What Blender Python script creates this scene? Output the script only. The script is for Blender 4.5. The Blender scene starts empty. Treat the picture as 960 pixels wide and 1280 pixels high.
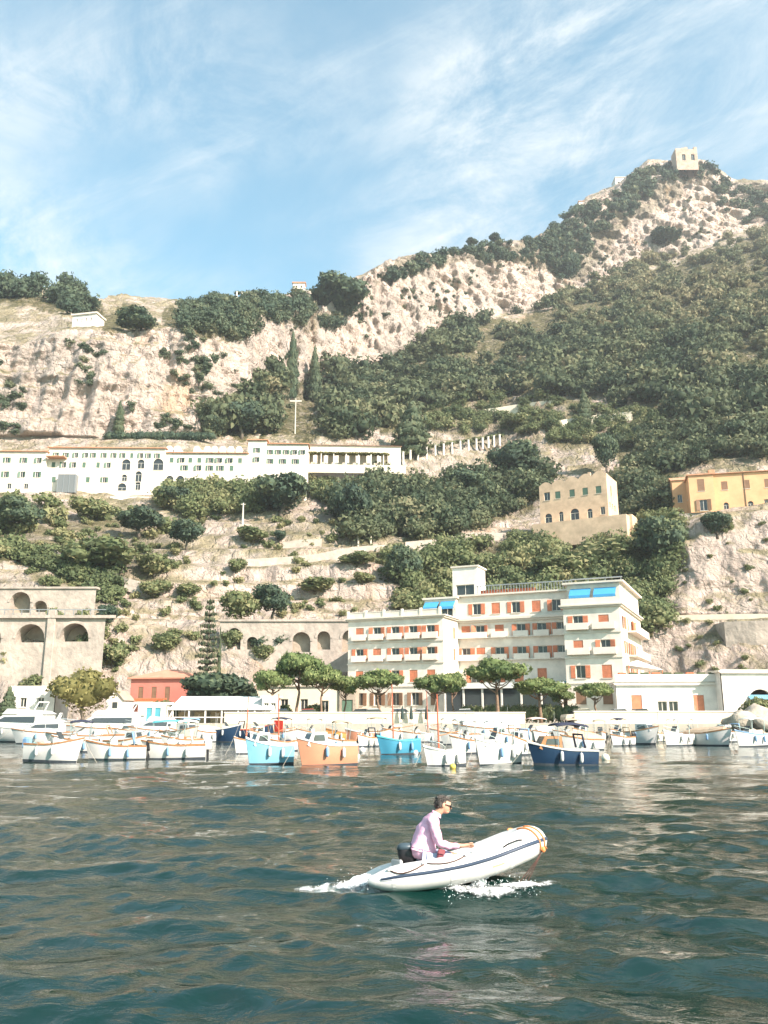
import bpy, math, random
import numpy as np
from mathutils import Vector, Matrix

scene = bpy.context.scene
COL = scene.collection
R = math.radians
# ---------------------------------------------------------------- camera
F, PIT, CAMZ = 1050.0, math.atan(253.0 / 1050.0), 2.5
SP, CP = math.sin(PIT), math.cos(PIT)
cam_d = bpy.data.cameras.new('camera')
cam = bpy.data.objects.new('camera', cam_d); COL.objects.link(cam)
cam.location = (0, 0, CAMZ); cam.rotation_euler = (math.pi / 2 + PIT, 0, 0)
cam_d.sensor_fit = 'VERTICAL'; cam_d.sensor_height = 36.0; cam_d.sensor_width = 27.0
cam_d.lens = 36.0 * F / 1280.0; cam_d.clip_start = 0.1; cam_d.clip_end = 20000
scene.camera = cam
# ---------------------------------------------------------------- light and sky
SUN = Vector((0.62, -0.56, 0.55)).normalized()
EL = math.asin(SUN.z); AZ = math.atan2(SUN.x, SUN.y)
w = bpy.data.worlds.new('World'); scene.world = w; w.use_nodes = True
nt = w.node_tree; nt.nodes.clear()
def N(tree, typ, **kw):
    n = tree.nodes.new(typ)
    for k, v in kw.items(): setattr(n, k, v)
    return n
out = N(nt, 'ShaderNodeOutputWorld'); bg = N(nt, 'ShaderNodeBackground')
sky = N(nt, 'ShaderNodeTexSky', sky_type='NISHITA', sun_disc=False)
sky.sun_elevation = EL; sky.sun_rotation = AZ; sky.air_density = 1.0; sky.dust_density = 1.2; sky.ozone_density = 1.5
bg.inputs['Strength'].default_value = 0.12
tc = N(nt, 'ShaderNodeTexCoord'); sep = N(nt, 'ShaderNodeSeparateXYZ')
nt.links.new(tc.outputs['Generated'], sep.inputs[0])
zc = N(nt, 'ShaderNodeMath', operation='MAXIMUM'); nt.links.new(sep.outputs[2], zc.inputs[0]); zc.inputs[1].default_value = 0.03
zd = N(nt, 'ShaderNodeMath', operation='ADD'); nt.links.new(zc.outputs[0], zd.inputs[0]); zd.inputs[1].default_value = 0.12
dx = N(nt, 'ShaderNodeMath', operation='DIVIDE'); dy = N(nt, 'ShaderNodeMath', operation='DIVIDE')
nt.links.new(sep.outputs[0], dx.inputs[0]); nt.links.new(zd.outputs[0], dx.inputs[1])
nt.links.new(sep.outputs[1], dy.inputs[0]); nt.links.new(zd.outputs[0], dy.inputs[1])
cmb = N(nt, 'ShaderNodeCombineXYZ'); nt.links.new(dx.outputs[0], cmb.inputs[0]); nt.links.new(dy.outputs[0], cmb.inputs[1])
def cloud_noise(rot, scl, scale, detail, rough, dist, lo, hi, loc=(0, 0, 0)):
    mp = N(nt, 'ShaderNodeMapping', vector_type='TEXTURE'); nt.links.new(cmb.outputs[0], mp.inputs[0])
    mp.inputs['Rotation'].default_value = (0, 0, R(rot)); mp.inputs['Scale'].default_value = scl; mp.inputs['Location'].default_value = loc
    nz = N(nt, 'ShaderNodeTexNoise'); nt.links.new(mp.outputs[0], nz.inputs['Vector'])
    nz.inputs['Scale'].default_value = scale; nz.inputs['Detail'].default_value = detail
    nz.inputs['Roughness'].default_value = rough; nz.inputs['Distortion'].default_value = dist
    mr = N(nt, 'ShaderNodeMapRange', interpolation_type='SMOOTHSTEP'); nt.links.new(nz.outputs['Fac'], mr.inputs[0])
    mr.inputs[1].default_value = lo; mr.inputs[2].default_value = hi
    return mr.outputs[0]
CLOUD_LOC = (1.1, 3.0, 0)
broad = cloud_noise(-45, (1.4, 1.0, 1), 1.25, 5, 0.55, 0.2, 0.36, 0.66, CLOUD_LOC)
wisp = cloud_noise(-52, (1.15, 0.75, 1), 2.9, 13, 0.72, 0.6, 0.32, 0.72, (0.7, 1.9, 0))
wisp2 = cloud_noise(-30, (1.8, 0.4, 1), 3.2, 13, 0.68, 0.6, 0.48, 0.80, (4.1, 0.2, 0))
m1 = N(nt, 'ShaderNodeMath', operation='MULTIPLY'); nt.links.new(broad, m1.inputs[0]); nt.links.new(wisp, m1.inputs[1])
m2 = N(nt, 'ShaderNodeMath', operation='MULTIPLY_ADD'); nt.links.new(wisp2, m2.inputs[0]); m2.inputs[1].default_value = 0.26; nt.links.new(m1.outputs[0], m2.inputs[2])
m3 = N(nt, 'ShaderNodeMath', operation='MULTIPLY_ADD', use_clamp=True); nt.links.new(m2.outputs[0], m3.inputs[0]); m3.inputs[1].default_value = 1.15; m3.inputs[2].default_value = 0.07
mx = N(nt, 'ShaderNodeMix', data_type='RGBA'); nt.links.new(m3.outputs[0], mx.inputs[0])
tint = N(nt, 'ShaderNodeMix', data_type='RGBA', blend_type='MULTIPLY'); tint.inputs[0].default_value = 1.0
nt.links.new(sky.outputs[0], tint.inputs[6]); tint.inputs[7].default_value = (0.72, 1.16, 1.02, 1)
nt.links.new(tint.outputs[2], mx.inputs[6]); mx.inputs[7].default_value = (3.7, 3.85, 3.85, 1)
nt.links.new(mx.outputs[2], bg.inputs['Color']); nt.links.new(bg.outputs[0], out.inputs[0])
sd = bpy.data.lights.new('sun', 'SUN'); sd.energy = 5.0; sd.angle = R(0.5); sd.color = (1.0, 0.855, 0.77)
so = bpy.data.objects.new('sun', sd); COL.objects.link(so)
so.rotation_euler = SUN.to_track_quat('Z', 'Y').to_euler(); so.location = (300, -300, 300)
vs = scene.view_settings
vs.view_transform = 'Standard'; vs.look = 'None'; vs.exposure = 1.3; vs.gamma = 1.0; vs.use_curve_mapping = False
scene.cycles.max_bounces = 6; scene.cycles.diffuse_bounces = 2; scene.cycles.glossy_bounces = 3
scene.cycles.transmission_bounces = 3; scene.cycles.transparent_max_bounces = 8; scene.cycles.volume_bounces = 0
scene.cycles.caustics_reflective = False; scene.cycles.caustics_refractive = False
scene.cycles.use_denoising = True

# ---------------------------------------------------------------- geometry helpers
def gy(y):
    v = (640.0 - y) / F
    return (SP + v * CP) / (CP - v * SP)
def gk(y):                     # how far X moves per pixel at unit depth
    v = (640.0 - y) / F
    return 1.0 / (CP - v * SP) / F
def at(px, py, d):             # the point at depth d (metres north of the camera) seen at this place of the photograph
    return Vector(((px - 480.0) * gk(py) * d, d, CAMZ + gy(py) * d))
def project(P):
    q = np.asarray(P, float) - np.array([0, 0, CAMZ])
    c = q[..., 1] * CP + q[..., 2] * SP
    u = -q[..., 1] * SP + q[..., 2] * CP
    return 480 + F * q[..., 0] / c, 640 - F * u / c

class MB:
    """collects faces of one mesh"""
    def __init__(s): s.v = []; s.f = []
    def add(s, vs, fs):
        b = len(s.v); s.v.extend([tuple(p) for p in vs]); s.f.extend([tuple(i + b for i in f) for f in fs]); return s
    def box(s, x0, x1, y0, y1, z0, z1):
        return s.add([(x0,y0,z0),(x1,y0,z0),(x1,y1,z0),(x0,y1,z0),(x0,y0,z1),(x1,y0,z1),(x1,y1,z1),(x0,y1,z1)],
              [(0,3,2,1),(4,5,6,7),(0,1,5,4),(1,2,6,5),(2,3,7,6),(3,0,4,7)])
    def bbox(s, x0, x1, y0, y1, z0, z1, b=0.02):      # box with chamfered vertical and top edges
        p = []
        for zz, k in ((z0, 0), (z1 - b, 0), (z1, b)):
            for (sx, sy, c) in ((x0,y0,0),(x1,y0,1),(x1,y1,2),(x0,y1,3)):
                ix = b if sx == x0 else -b; iy = b if sy == y0 else -b
                kx = k if sx == x0 else -k; ky = k if sy == y0 else -k
                a1 = (sx + kx, sy + iy + ky * 0, zz); a2 = (sx + ix, sy + ky, zz)
                if c in (0, 2): p += [a1, a2]
                else: p += [a2, a1]
        f = []
        for r in range(2):
            for i in range(8): f.append((r*8+i, r*8+(i+1)%8, r*8+8+(i+1)%8, r*8+8+i))
        f.append(tuple(range(16, 24))); f.append(tuple(range(7, -1, -1)))
        return s.add(p, f)
    def rings(s, rs, cap=True, closed=True):          # loft a list of rings with equal counts
        n = len(rs[0]); b = len(s.v)
        for r in rs: s.v.extend([tuple(p) for p in r])
        for k in range(len(rs) - 1):
            for i in range(n if closed else n - 1):
                j = (i + 1) % n
                s.f.append((b+k*n+i, b+k*n+j, b+(k+1)*n+j, b+(k+1)*n+i))
        if cap and closed:
            s.f.append(tuple(b + i for i in range(n - 1, -1, -1))); s.f.append(tuple(b + (len(rs)-1)*n + i for i in range(n)))
        return s
    def tube(s, pts, rad, n=6, cap=True):
        pts = [Vector(p) for p in pts]; rs = []
        if not isinstance(rad, (list, tuple)): rad = [rad] * len(pts)
        ref = None
        for i, p in enumerate(pts):
            t = (pts[min(i+1, len(pts)-1)] - pts[max(i-1, 0)]).normalized()
            if ref is None: ref = Vector((0,0,1)) if abs(t.z) < 0.9 else Vector((1,0,0))
            a = t.cross(ref).normalized(); c = a.cross(t).normalized(); ref = c
            rs.append([p + (a * math.cos(2*math.pi*k/n) + c * math.sin(2*math.pi*k/n)) * rad[i] for k in range(n)])
        return s.rings(rs, cap)
    def lathe(s, prof, n=10, c=(0,0,0)):
        return s.rings([[(c[0]+r*math.cos(2*math.pi*k/n), c[1]+r*math.sin(2*math.pi*k/n), c[2]+z) for k in range(n)] for r, z in prof])
    def ball(s, c, r, nu=10, nv=6):
        if not isinstance(r, (tuple, list)): r = (r, r, r)
        rs = []
        for j in range(nv + 1):
            a = -math.pi/2 + math.pi * (0.02 + 0.96*j/nv)
            rs.append([(c[0]+r[0]*math.cos(a)*math.cos(2*math.pi*k/nu), c[1]+r[1]*math.cos(a)*math.sin(2*math.pi*k/nu), c[2]+r[2]*math.sin(a)) for k in range(nu)])
        return s.rings(rs)
    def mesh(s, name, mat=None, smooth=False):
        me = bpy.data.meshes.new(name); me.from_pydata(s.v, [], s.f); me.update()
        if mat: me.materials.append(mat)
        if smooth: me.polygons.foreach_set('use_smooth', [True] * len(me.polygons))
        return me
def link(name, data, parent=None, loc=None, rz=None):
    o = bpy.data.objects.new(name, data); COL.objects.link(o)
    if parent is not None: o.parent = parent
    if loc is not None: o.location = loc
    if rz is not None: o.rotation_euler = (0, 0, rz)
    return o
def part(name, mb, mat, parent, smooth=False, label=None, loc=None, rz=None):
    me = mb if isinstance(mb, bpy.types.Mesh) else mb.mesh(name, mat, smooth)
    o = link(name, me, parent, loc, rz)
    if label: o['label'] = label
    return o
def tag(o, label=None, cat=None, group=None, kind=None):
    if label: o['label'] = label
    if cat: o['category'] = cat
    if group: o['group'] = group
    if kind: o['kind'] = kind
    return o
def thing(name, label, cat, loc=(0,0,0), rz=0.0, group=None):
    return tag(link(name, None, None, loc, rz), label, cat, group)
def copy_tree(o, parent=None):
    c = o.copy(); COL.objects.link(c); c.parent = parent
    for ch in o.children: copy_tree(ch, c)
    return c
def np_mesh(name, V, faces, mat, smooth=False, attrs=None):
    """V (n,3); faces (m,3) or (m,4) int array"""
    me = bpy.data.meshes.new(name); k = faces.shape[1]
    me.vertices.add(len(V)); me.vertices.foreach_set('co', np.ascontiguousarray(V, np.float32).ravel())
    me.loops.add(faces.size); me.loops.foreach_set('vertex_index', np.ascontiguousarray(faces, np.int32).ravel())
    me.polygons.add(len(faces)); me.polygons.foreach_set('loop_start', np.arange(0, faces.size, k, dtype=np.int32))
    me.polygons.foreach_set('loop_total', np.full(len(faces), k, np.int32))
    if smooth: me.polygons.foreach_set('use_smooth', np.ones(len(faces), bool))
    for nm, arr in (attrs or {}).items():
        a = me.attributes.new(nm, 'FLOAT', 'POINT'); a.data.foreach_set('value', np.ascontiguousarray(arr, np.float32))
    me.update(calc_edges=True); me.validate()
    if mat: me.materials.append(mat)
    return me

# ---------------------------------------------------------------- numpy noise
def _hash(i, j, k, seed):
    h = (i * 374761393 + j * 668265263 + k * 2147483647 + seed * 1274126177) & 0xffffffff
    h = ((h ^ (h >> 13)) * 1274126177) & 0xffffffff
    h = ((h ^ (h >> 16)) * 2246822519) & 0xffffffff
    return ((h ^ (h >> 15)) & 0xffffff) / float(0xffffff)
def vnoise(x, y, z, seed=0):
    xi, yi, zi = np.floor(x).astype(np.int64), np.floor(y).astype(np.int64), np.floor(z).astype(np.int64)
    fx, fy, fz = x - xi, y - yi, z - zi
    fx, fy, fz = (t*t*t*(t*(t*6-15)+10) for t in (fx, fy, fz))
    r = 0
    for a in (0, 1):
        for b in (0, 1):
            for c in (0, 1):
                r = r + _hash(xi+a, yi+b, zi+c, seed) * (fx if a else 1-fx) * (fy if b else 1-fy) * (fz if c else 1-fz)
    return r * 2 - 1
def fbm(x, y, z, octs=5, gain=0.5, seed=0, ridged=False):
    r = 0; a = 1.0; tot = 0
    for o in range(octs):
        n = vnoise(x, y, z, seed + o * 17)
        if ridged: n = 1 - 2 * np.abs(n)
        r = r + a * n; tot += a; a *= gain; x, y, z = x * 2.03 + 5.2, y * 2.03 + 1.3, z * 2.03 + 7.7
    return r / tot

# ---------------------------------------------------------------- materials
MATS = {}
def mat(name, base, rough=0.7, var=0.0, scale=3.0, bump=0.0, bscale=None, spec=0.3, metal=0.0, obj=False, c2=None, detail=6):
    if name in MATS: return MATS[name]
    m = bpy.data.materials.new(name); m.use_nodes = True; t = m.node_tree; b = t.nodes['Principled BSDF']
    b.inputs['Base Color'].default_value = (*base, 1); b.inputs['Roughness'].default_value = rough
    b.inputs['Specular IOR Level'].default_value = spec; b.inputs['Metallic'].default_value = metal
    co = N(t, 'ShaderNodeTexCoord').outputs['Object']
    if not obj: co = N(t, 'ShaderNodeNewGeometry').outputs['Position']
    if var > 0 or c2:
        nz = N(t, 'ShaderNodeTexNoise'); t.links.new(co, nz.inputs['Vector']); nz.inputs['Scale'].default_value = scale
        nz.inputs['Detail'].default_value = detail; nz.inputs['Roughness'].default_value = 0.65
        cr = N(t, 'ShaderNodeMapRange'); t.links.new(nz.outputs['Fac'], cr.inputs[0]); cr.inputs[1].default_value = 0.3; cr.inputs[2].default_value = 0.7
        mxn = N(t, 'ShaderNodeMix', data_type='RGBA'); t.links.new(cr.outputs[0], mxn.inputs[0])
        lo = c2 if c2 else tuple(c * (1 - var) for c in base)
        mxn.inputs[6].default_value = (*lo, 1); mxn.inputs[7].default_value = (*(base if c2 else tuple(min(1, c * (1 + var * 0.5)) for c in base)), 1)
        t.links.new(mxn.outputs[2], b.inputs['Base Color'])
    if bump > 0:
        n2 = N(t, 'ShaderNodeTexNoise'); t.links.new(co, n2.inputs['Vector']); n2.inputs['Scale'].default_value = bscale or scale * 4
        n2.inputs['Detail'].default_value = 8
        bp = N(t, 'ShaderNodeBump'); bp.inputs['Strength'].default_value = 1.0; bp.inputs['Distance'].default_value = bump
        t.links.new(n2.outputs['Fac'], bp.inputs['Height']); t.links.new(bp.outputs[0], b.inputs['Normal'])
    MATS[name] = m
    return m
# ================================================================ terrain
def rock_material():
    m = bpy.data.materials.new('limestone'); m.use_nodes = True; t = m.node_tree; b = t.nodes['Principled BSDF']
    b.inputs['Roughness'].default_value = 0.95; b.inputs['Specular IOR Level'].default_value = 0.1
    g = N(t, 'ShaderNodeNewGeometry'); pos = g.outputs['Position']
    def noise(scale, scl=(1,1,1), detail=8, rough=0.6, dist=0.0, loc=(0,0,0)):
        mp = N(t, 'ShaderNodeMapping'); t.links.new(pos, mp.inputs[0]); mp.inputs['Scale'].default_value = scl; mp.inputs['Location'].default_value = loc
        n = N(t, 'ShaderNodeTexNoise'); t.links.new(mp.outputs[0], n.inputs['Vector']); n.inputs['Scale'].default_value = scale
        n.inputs['Detail'].default_value = detail; n.inputs['Roughness'].default_value = rough; n.inputs['Distortion'].default_value = dist
        return n.outputs['Fac']
    def rng(v, lo, hi):
        r = N(t, 'ShaderNodeMapRange', interpolation_type='SMOOTHSTEP'); t.links.new(v, r.inputs[0]); r.inputs[1].default_value = lo; r.inputs[2].default_value = hi
        return r.outputs[0]
    def mix(f, a, c):
        n = N(t, 'ShaderNodeMix', data_type='RGBA'); t.links.new(f, n.inputs[0])
        for i, q in ((6, a), (7, c)):
            if isinstance(q, tuple): n.inputs[i].default_value = (*q, 1)
            else: t.links.new(q, n.inputs[i])
        return n.outputs[2]
    def mul(a, c):
        n = N(t, 'ShaderNodeMath', operation='MULTIPLY')
        for i, q in ((0, a), (1, c)):
            if isinstance(q, float): n.inputs[i].default_value = q
            else: t.links.new(q, n.inputs[i])
        return n.outputs[0]
    col = mix(rng(noise(0.045, (1,1,1), 8, 0.62), 0.36, 0.66), (0.48, 0.405, 0.35), (0.66, 0.525, 0.445))
    col = mix(mul(rng(noise(0.05, (1.6,1.6,0.35), 9, 0.6, 0.6), 0.55, 0.72), 0.55), col, (0.60, 0.36, 0.19))      # iron stains
    col = mix(mul(rng(noise(0.32, (1.4,1.4,0.5), 8, 0.7, 0.3, (9,3,1)), 0.56, 0.74), 0.75), col, (0.22, 0.20, 0.165))  # lichen
    col = mix(mul(rng(noise(0.13, (0.5,0.5,1.8), 8, 0.65, 0.8, (3,8,1)), 0.58, 0.66), 0.6), col, (0.30, 0.24, 0.18))     # beds
    col = mix(mul(rng(noise(0.10, (2.2,2.2,0.28), 10, 0.66, 0.5, (2,5,3)), 0.54, 0.68), 0.62), col, (0.255, 0.215, 0.185))    # weathering streaks
    at_ = N(t, 'ShaderNodeAttribute', attribute_name='soil'); soil = at_.outputs['Fac']
    grass = mix(rng(noise(0.25, (1,1,1), 9, 0.7), 0.4, 0.62), (0.17, 0.155, 0.075), (0.38, 0.32, 0.19))
    sepn = N(t, 'ShaderNodeSeparateXYZ'); t.links.new(g.outputs['Normal'], sepn.inputs[0])
    fl = rng(sepn.outputs[2], 0.42, 0.78)
    gm = mul(fl, rng(noise(0.12, (1,1,1), 10, 0.72, 0.0, (5,1,2)), 0.40, 0.56))
    col = mix(mul(gm, 0.85), col, grass)
    sm = mul(soil, rng(noise(0.4, (1,1,1), 9, 0.75, 0.0, (1,7,2)), 0.25, 0.55))
    col = mix(sm, col, mix(rng(noise(0.6), 0.4, 0.6), (0.085, 0.085, 0.04), (0.16, 0.14, 0.07)))
    t.links.new(col, b.inputs['Base Color'])
    vor = N(t, 'ShaderNodeTexVoronoi', feature='DISTANCE_TO_EDGE'); vm = N(t, 'ShaderNodeMapping'); t.links.new(pos, vm.inputs[0]); vm.inputs['Scale'].default_value = (1.0, 1.0, 0.55); vor.inputs['Scale'].default_value = 0.33
    wob = N(t, 'ShaderNodeTexNoise'); t.links.new(pos, wob.inputs['Vector']); wob.inputs['Scale'].default_value = 0.3; wob.inputs['Detail'].default_value = 5
    wa = N(t, 'ShaderNodeVectorMath', operation='MULTIPLY_ADD'); t.links.new(wob.outputs['Color'], wa.inputs[0]); wa.inputs[1].default_value = (5, 5, 5); t.links.new(vm.outputs[0], wa.inputs[2]); t.links.new(wa.outputs[0], vor.inputs['Vector'])
    h1 = noise(0.35, (1,1,0.7), 12, 0.68, 0.4); h2 = noise(0.09, (0.7,0.7,1.6), 8, 0.6, 0.9)
    ad = N(t, 'ShaderNodeMath', operation='MULTIPLY_ADD'); t.links.new(h2, ad.inputs[0]); ad.inputs[1].default_value = 1.2; t.links.new(h1, ad.inputs[2])
    bp = N(t, 'ShaderNodeBump'); bp.inputs['Strength'].default_value = 1.0; bp.inputs['Distance'].default_value = 3.0
    vr = rng(vor.outputs['Distance'], 0.0, 0.16); ad2 = N(t, 'ShaderNodeMath', operation='MULTIPLY_ADD'); t.links.new(vr, ad2.inputs[0]); ad2.inputs[1].default_value = 0.14; t.links.new(ad.outputs[0], ad2.inputs[2]); t.links.new(ad2.outputs[0], bp.inputs['Height']); t.links.new(bp.outputs[0], b.inputs['Normal'])
    return m

LINES = [  # the relief as contour-like breaks of slope; each is (x, y, depth) nodes; y None = level of the waterfront
    ('A', [(-420,None,112),(0,None,114),(300,None,118),(440,None,126),(830,None,126),(960,None,114),(1380,None,112)]),
    ('B', [(-420,770,122),(0,770,122),(120,770,124),(200,772,128),(300,774,129),(440,772,134),(815,770,134),(960,768,128),(1380,768,126)]),
    ('C', [(-420,'z',129),(0,'z',129),(120,'z',131),(200,'z',135),(300,'z',136),(440,'z',141),(815,'z',141),(960,'z',135),(1380,'z',133)]),
    ('D', [(-420,700,142),(0,692,142),(60,697,142),(150,728,143),(200,720,147),(300,716,150),(440,702,154),(520,702,160),(640,700,162),(700,692,162),(800,692,158),(840,672,152),(880,650,150),(960,642,150),(1380,650,150)]),
    ('E', [(-420,630,186),(0,622,186),(200,628,186),(250,622,192),(300,606,200),(380,600,205),(480,592,214),(560,606,212),(640,655,186),(680,668,178),(790,662,174),(850,641,166),(960,634,163),(1380,640,160)]),
    ('F', [(-420,580,206),(0,576,206),(130,566,206),(200,562,208),(300,552,222),(400,546,232),(520,562,236),(620,580,238),(680,618,202),(790,612,200),(850,606,192),(960,592,186),(1380,590,186)]),
    ('G', [(-420,540,216),(0,548,216),(150,548,216),(250,540,222),(300,525,236),(330,500,262),(400,500,300),(460,458,335),(480,458,345),(560,408,385),(650,392,425),(720,368,455),(800,340,485),(880,322,505),(960,292,525),(1380,200,560)]),
    ('H', [(-420,420,236),(0,432,238),(60,418,242),(150,413,246),(220,408,250),(300,398,264),(350,386,296),(385,398,332),(430,372,362),(460,345,378),(500,330,390),(560,320,415),(620,311,446),(680,304,486),(720,288,526),(760,254,552),(800,238,568),(850,206,584),(930,206,588),(965,230,592),(1380,250,620)]),
    ('I', [(-420,340,300),(0,356,305),(50,366,312),(90,376,330),(130,371,400),(190,376,405),(215,384,330),(280,374,315),(330,378,336),(370,368,356),(400,362,364),(465,342,388),(500,327,400),(560,317,428),(620,308,460),(680,301,502),(720,284,545),(760,250,572),(800,234,590),(850,202,606),(930,202,610),(965,226,616),(1380,240,650)]),
]
ROWS = [44, 3, 44, 46, 22, 96, 84, 30]
pxs = np.concatenate([np.linspace(-420, -12, 56), np.linspace(-10, 970, 500), np.linspace(974, 1380, 56)])
nc = len(pxs)
Lz, Ld = [], []
for nm, nodes in LINES:
    xs = [n[0] for n in nodes]; d = np.interp(pxs, xs, [n[2] for n in nodes])
    if nodes[0][1] is None: z = np.full(nc, 1.2)
    elif nodes[0][1] == 'z': z = Lz[-1].copy()
    else:
        y = np.interp(pxs, xs, [n[1] for n in nodes]); z = CAMZ + gy(y) * d
    if nm == 'H': d = Ld[-1] + .45 * (d - Ld[-1]); z = CAMZ + gy(y) * d
    Lz.append(z); Ld.append(d)
Lz.append(Lz[-1] - 70); Ld.append(Ld[-1] + 160); Lz.append(Lz[-1] - 150); Ld.append(Ld[-1] + 500)
ROWS += [6, 3]
CLIFF = [0.55, 0.0, 0.75, 0.35, 0.15, 0.22, 1.0, 0.45, 0.3, 0.3]
Z, D, CL = [], [], []
for k, n in enumerate(ROWS):
    tt = np.linspace(0, 1, n, endpoint=False)
    for t in tt:
        Z.append(Lz[k] * (1 - t) + Lz[k+1] * t); D.append(Ld[k] * (1 - t) + Ld[k+1] * t)
        CL.append(np.full(nc, CLIFF[k]))
Z.append(Lz[-1]); D.append(Ld[-1]); CL.append(np.full(nc, 0.3))
Z, D, CL = np.array(Z), np.array(D), np.array(CL)
# the lower right bluff and its wall are sheer, the slope left of the hotel is broken rock
for _ in range(2):
    CL[1:-1] = (CL[:-2] + 2 * CL[1:-1] + CL[2:]) / 4
    Zs, Ds = Z.copy(), D.copy()
    Z[1:-1] = (Zs[:-2] + 2 * Zs[1:-1] + Zs[2:]) / 4; D[1:-1] = (Ds[:-2] + 2 * Ds[1:-1] + Ds[2:]) / 4
RX = ((pxs - 480) * 1.02 / F)[None, :]
X = RX * D                                                   # radial plan directions
cent = X.copy()
big = fbm(cent/46, D/46, Z/46, 4, 0.5, 3)
mid = fbm(cent/15, D/15, Z/24, 4, 0.55, 11, ridged=True)
flute = fbm(cent/7, D/16, Z/22, 4, 0.6, 23, ridged=True)
ledge = fbm(cent/30 + Z/60, D/30, Z/5.5, 3, 0.55, 31, ridged=True)
fine = fbm(cent/3.2, D/3.2, Z/3.2, 4, 0.6, 41)
crack = -np.clip(1 - 5 * np.abs(fbm(cent/9 + Z/40, D/14, Z/11, 4, 0.55, 53)), 0, 1)
sc = np.clip(D / 240.0, 0.45, 1.55)
fw = np.clip((D - 330) / 140.0, 0, 1)
push = CL * sc * (3.6 * big + 3.2 * (1 - .55 * fw) * mid + 2.6 * (1 - .5 * fw) * flute + 2.4 * (1 + .7 * fw) * ledge + 1.0 * fine + 1.0 * crack)
lift = (1 - CL) * sc * (1.3 * big + 0.8 * mid + 0.5 * fine)
edge = np.ones_like(Z); edge[:3] *= 0.2
rowB = sum(ROWS[:1])
for r in range(max(0, rowB - 2), rowB + 5): edge[r] *= 0.15
# terraces: stepped dry-stone walls on the garden slope right of the convent
D2 = D - push * edge; Z2 = Z + lift * edge
pxg = np.repeat(pxs[None, :], Z.shape[0], 0)
r0, r1 = sum(ROWS[:5]), sum(ROWS[:6])
tm = np.zeros_like(Z)
pyg = project(np.stack([X, D, Z], -1))[1]
tm = ((pyg < 640) & (pyg > 495) & (pxg > 380)).astype(float) * 0.9 + ((pyg < 760) & (pyg > 640) & (pxg > 150) & (pxg < 640)).astype(float) * 0.55
tm = (tm + np.roll(tm, 2, 0) + np.roll(tm, -2, 0) + np.roll(tm, 5, 1) + np.roll(tm, -5, 1)) / 5
step = 4.2
q = (Z2 + 1.6 * big) / step; fr = q - np.floor(q)
Zt = (np.floor(q) + np.clip(fr * 4 - 1.5, 0, 1)) * step - 1.6 * big
Z2 = Z2 * (1 - tm) + Zt * tm
X2 = RX * D2
TV = np.stack([X2, D2, Z2], -1)
TPX, TPY = project(TV)

def inpoly(px, py, poly):
    px, py = np.asarray(px, float), np.asarray(py, float); c = np.zeros(px.shape, bool); n = len(poly)
    for i in range(n):
        (x1, y1), (x2, y2) = poly[i], poly[(i + 1) % n]
        if y1 == y2: continue
        c ^= ((y1 > py) != (y2 > py)) & (px < (x2 - x1) * (py - y1) / (y2 - y1) + x1)
    return c
WOODS = {
 'upper': [(372,478),(440,462),(470,468),(490,458),(520,440),(560,412),(600,402),(640,397),(680,387),(720,367),(760,352),(800,337),(850,327),(900,312),(960,294),(1380,200),(1380,540),(960,546),(900,548),(850,522),(800,516),(760,500),(700,494),(640,496),(560,506),(500,535),(440,548),(400,552),(340,548),(300,546),(250,546),(250,515),(300,500),(330,462)],
 'middle': [(480,626),(530,620),(600,606),(655,585),(692,600),(672,625),(640,645),(590,662),(540,676),(480,672),(440,682),(418,640),(470,600)],
 'house': [(770,560),(850,540),(960,548),(1200,548),(1200,590),(900,578),(848,585),(848,642),(800,655),(776,625)],
 'below': [(490,700),(560,690),(640,672),(700,690),(790,668),(850,650),(842,700),(822,770),(815,800),(500,765)],
 'terrace': [(540,500),(700,498),(840,520),(840,560),(690,556),(680,540),(560,546),(530,540)],
 'convent': [(205,612),(290,600),(300,612),(380,612),(440,612),(410,630),(380,622),(330,640),(230,650),(200,630)],
 'leftslope': [(-200,622),(60,628),(70,640),(160,632),(215,650),(210,690),(190,722),(150,726),(60,700),(-200,690)],
 'ivy': [(-30,682),(40,690),(150,728),(150,752),(118,752),(112,730),(90,728),(70,716),(30,704),(-30,702)],
 'ridgeleft': [(-200,345),(0,352),(50,364),(92,377),(90,392),(60,395),(20,375),(-200,380)],
 'clifftop': [(120,385),(175,382),(175,415),(140,420),(128,410)],
 'clifftop2': [(205,380),(310,374),(312,418),(290,426),(215,415)],
 'saddle': [(310,376),(380,372),(385,395),(440,392),(400,412),(330,405)],
 'ridgemid': [(465,352),(500,328),(620,306),(700,300),(720,290),(740,340),(700,345),(680,330),(620,330),(590,318),(500,352)],
 'ridgeright': [(690,310),(720,278),(760,255),(800,240),(840,215),(860,240),(820,265),(790,275),(770,300),(745,330),(735,350),(715,350)],
 'peak': [(830,212),(880,206),(935,208),(960,238),(1100,250),(1100,290),(960,272),(935,250),(920,222),(860,226)],
}
soil = np.zeros_like(Z)
TPXn = TPX + 14 * fbm(TPX/20, TPY/20, TPX*0, 4, 0.6, 5); TPYn = TPY + 14 * fbm(TPX/20, TPY/20, TPX*0 + 9, 4, 0.6, 6)
for k in ('upper','middle','house','below','ivy','ridgeleft','clifftop2','clifftop'): soil = np.maximum(soil, inpoly(TPXn, TPYn, WOODS[k]) * 1.0)
for k in ('terrace','convent','leftslope','saddle','ridgemid','ridgeright','peak'): soil = np.maximum(soil, inpoly(TPXn, TPYn, WOODS[k]) * 0.6)
nr = Z.shape[0]
idx = np.arange(nr * nc).reshape(nr, nc)
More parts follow.
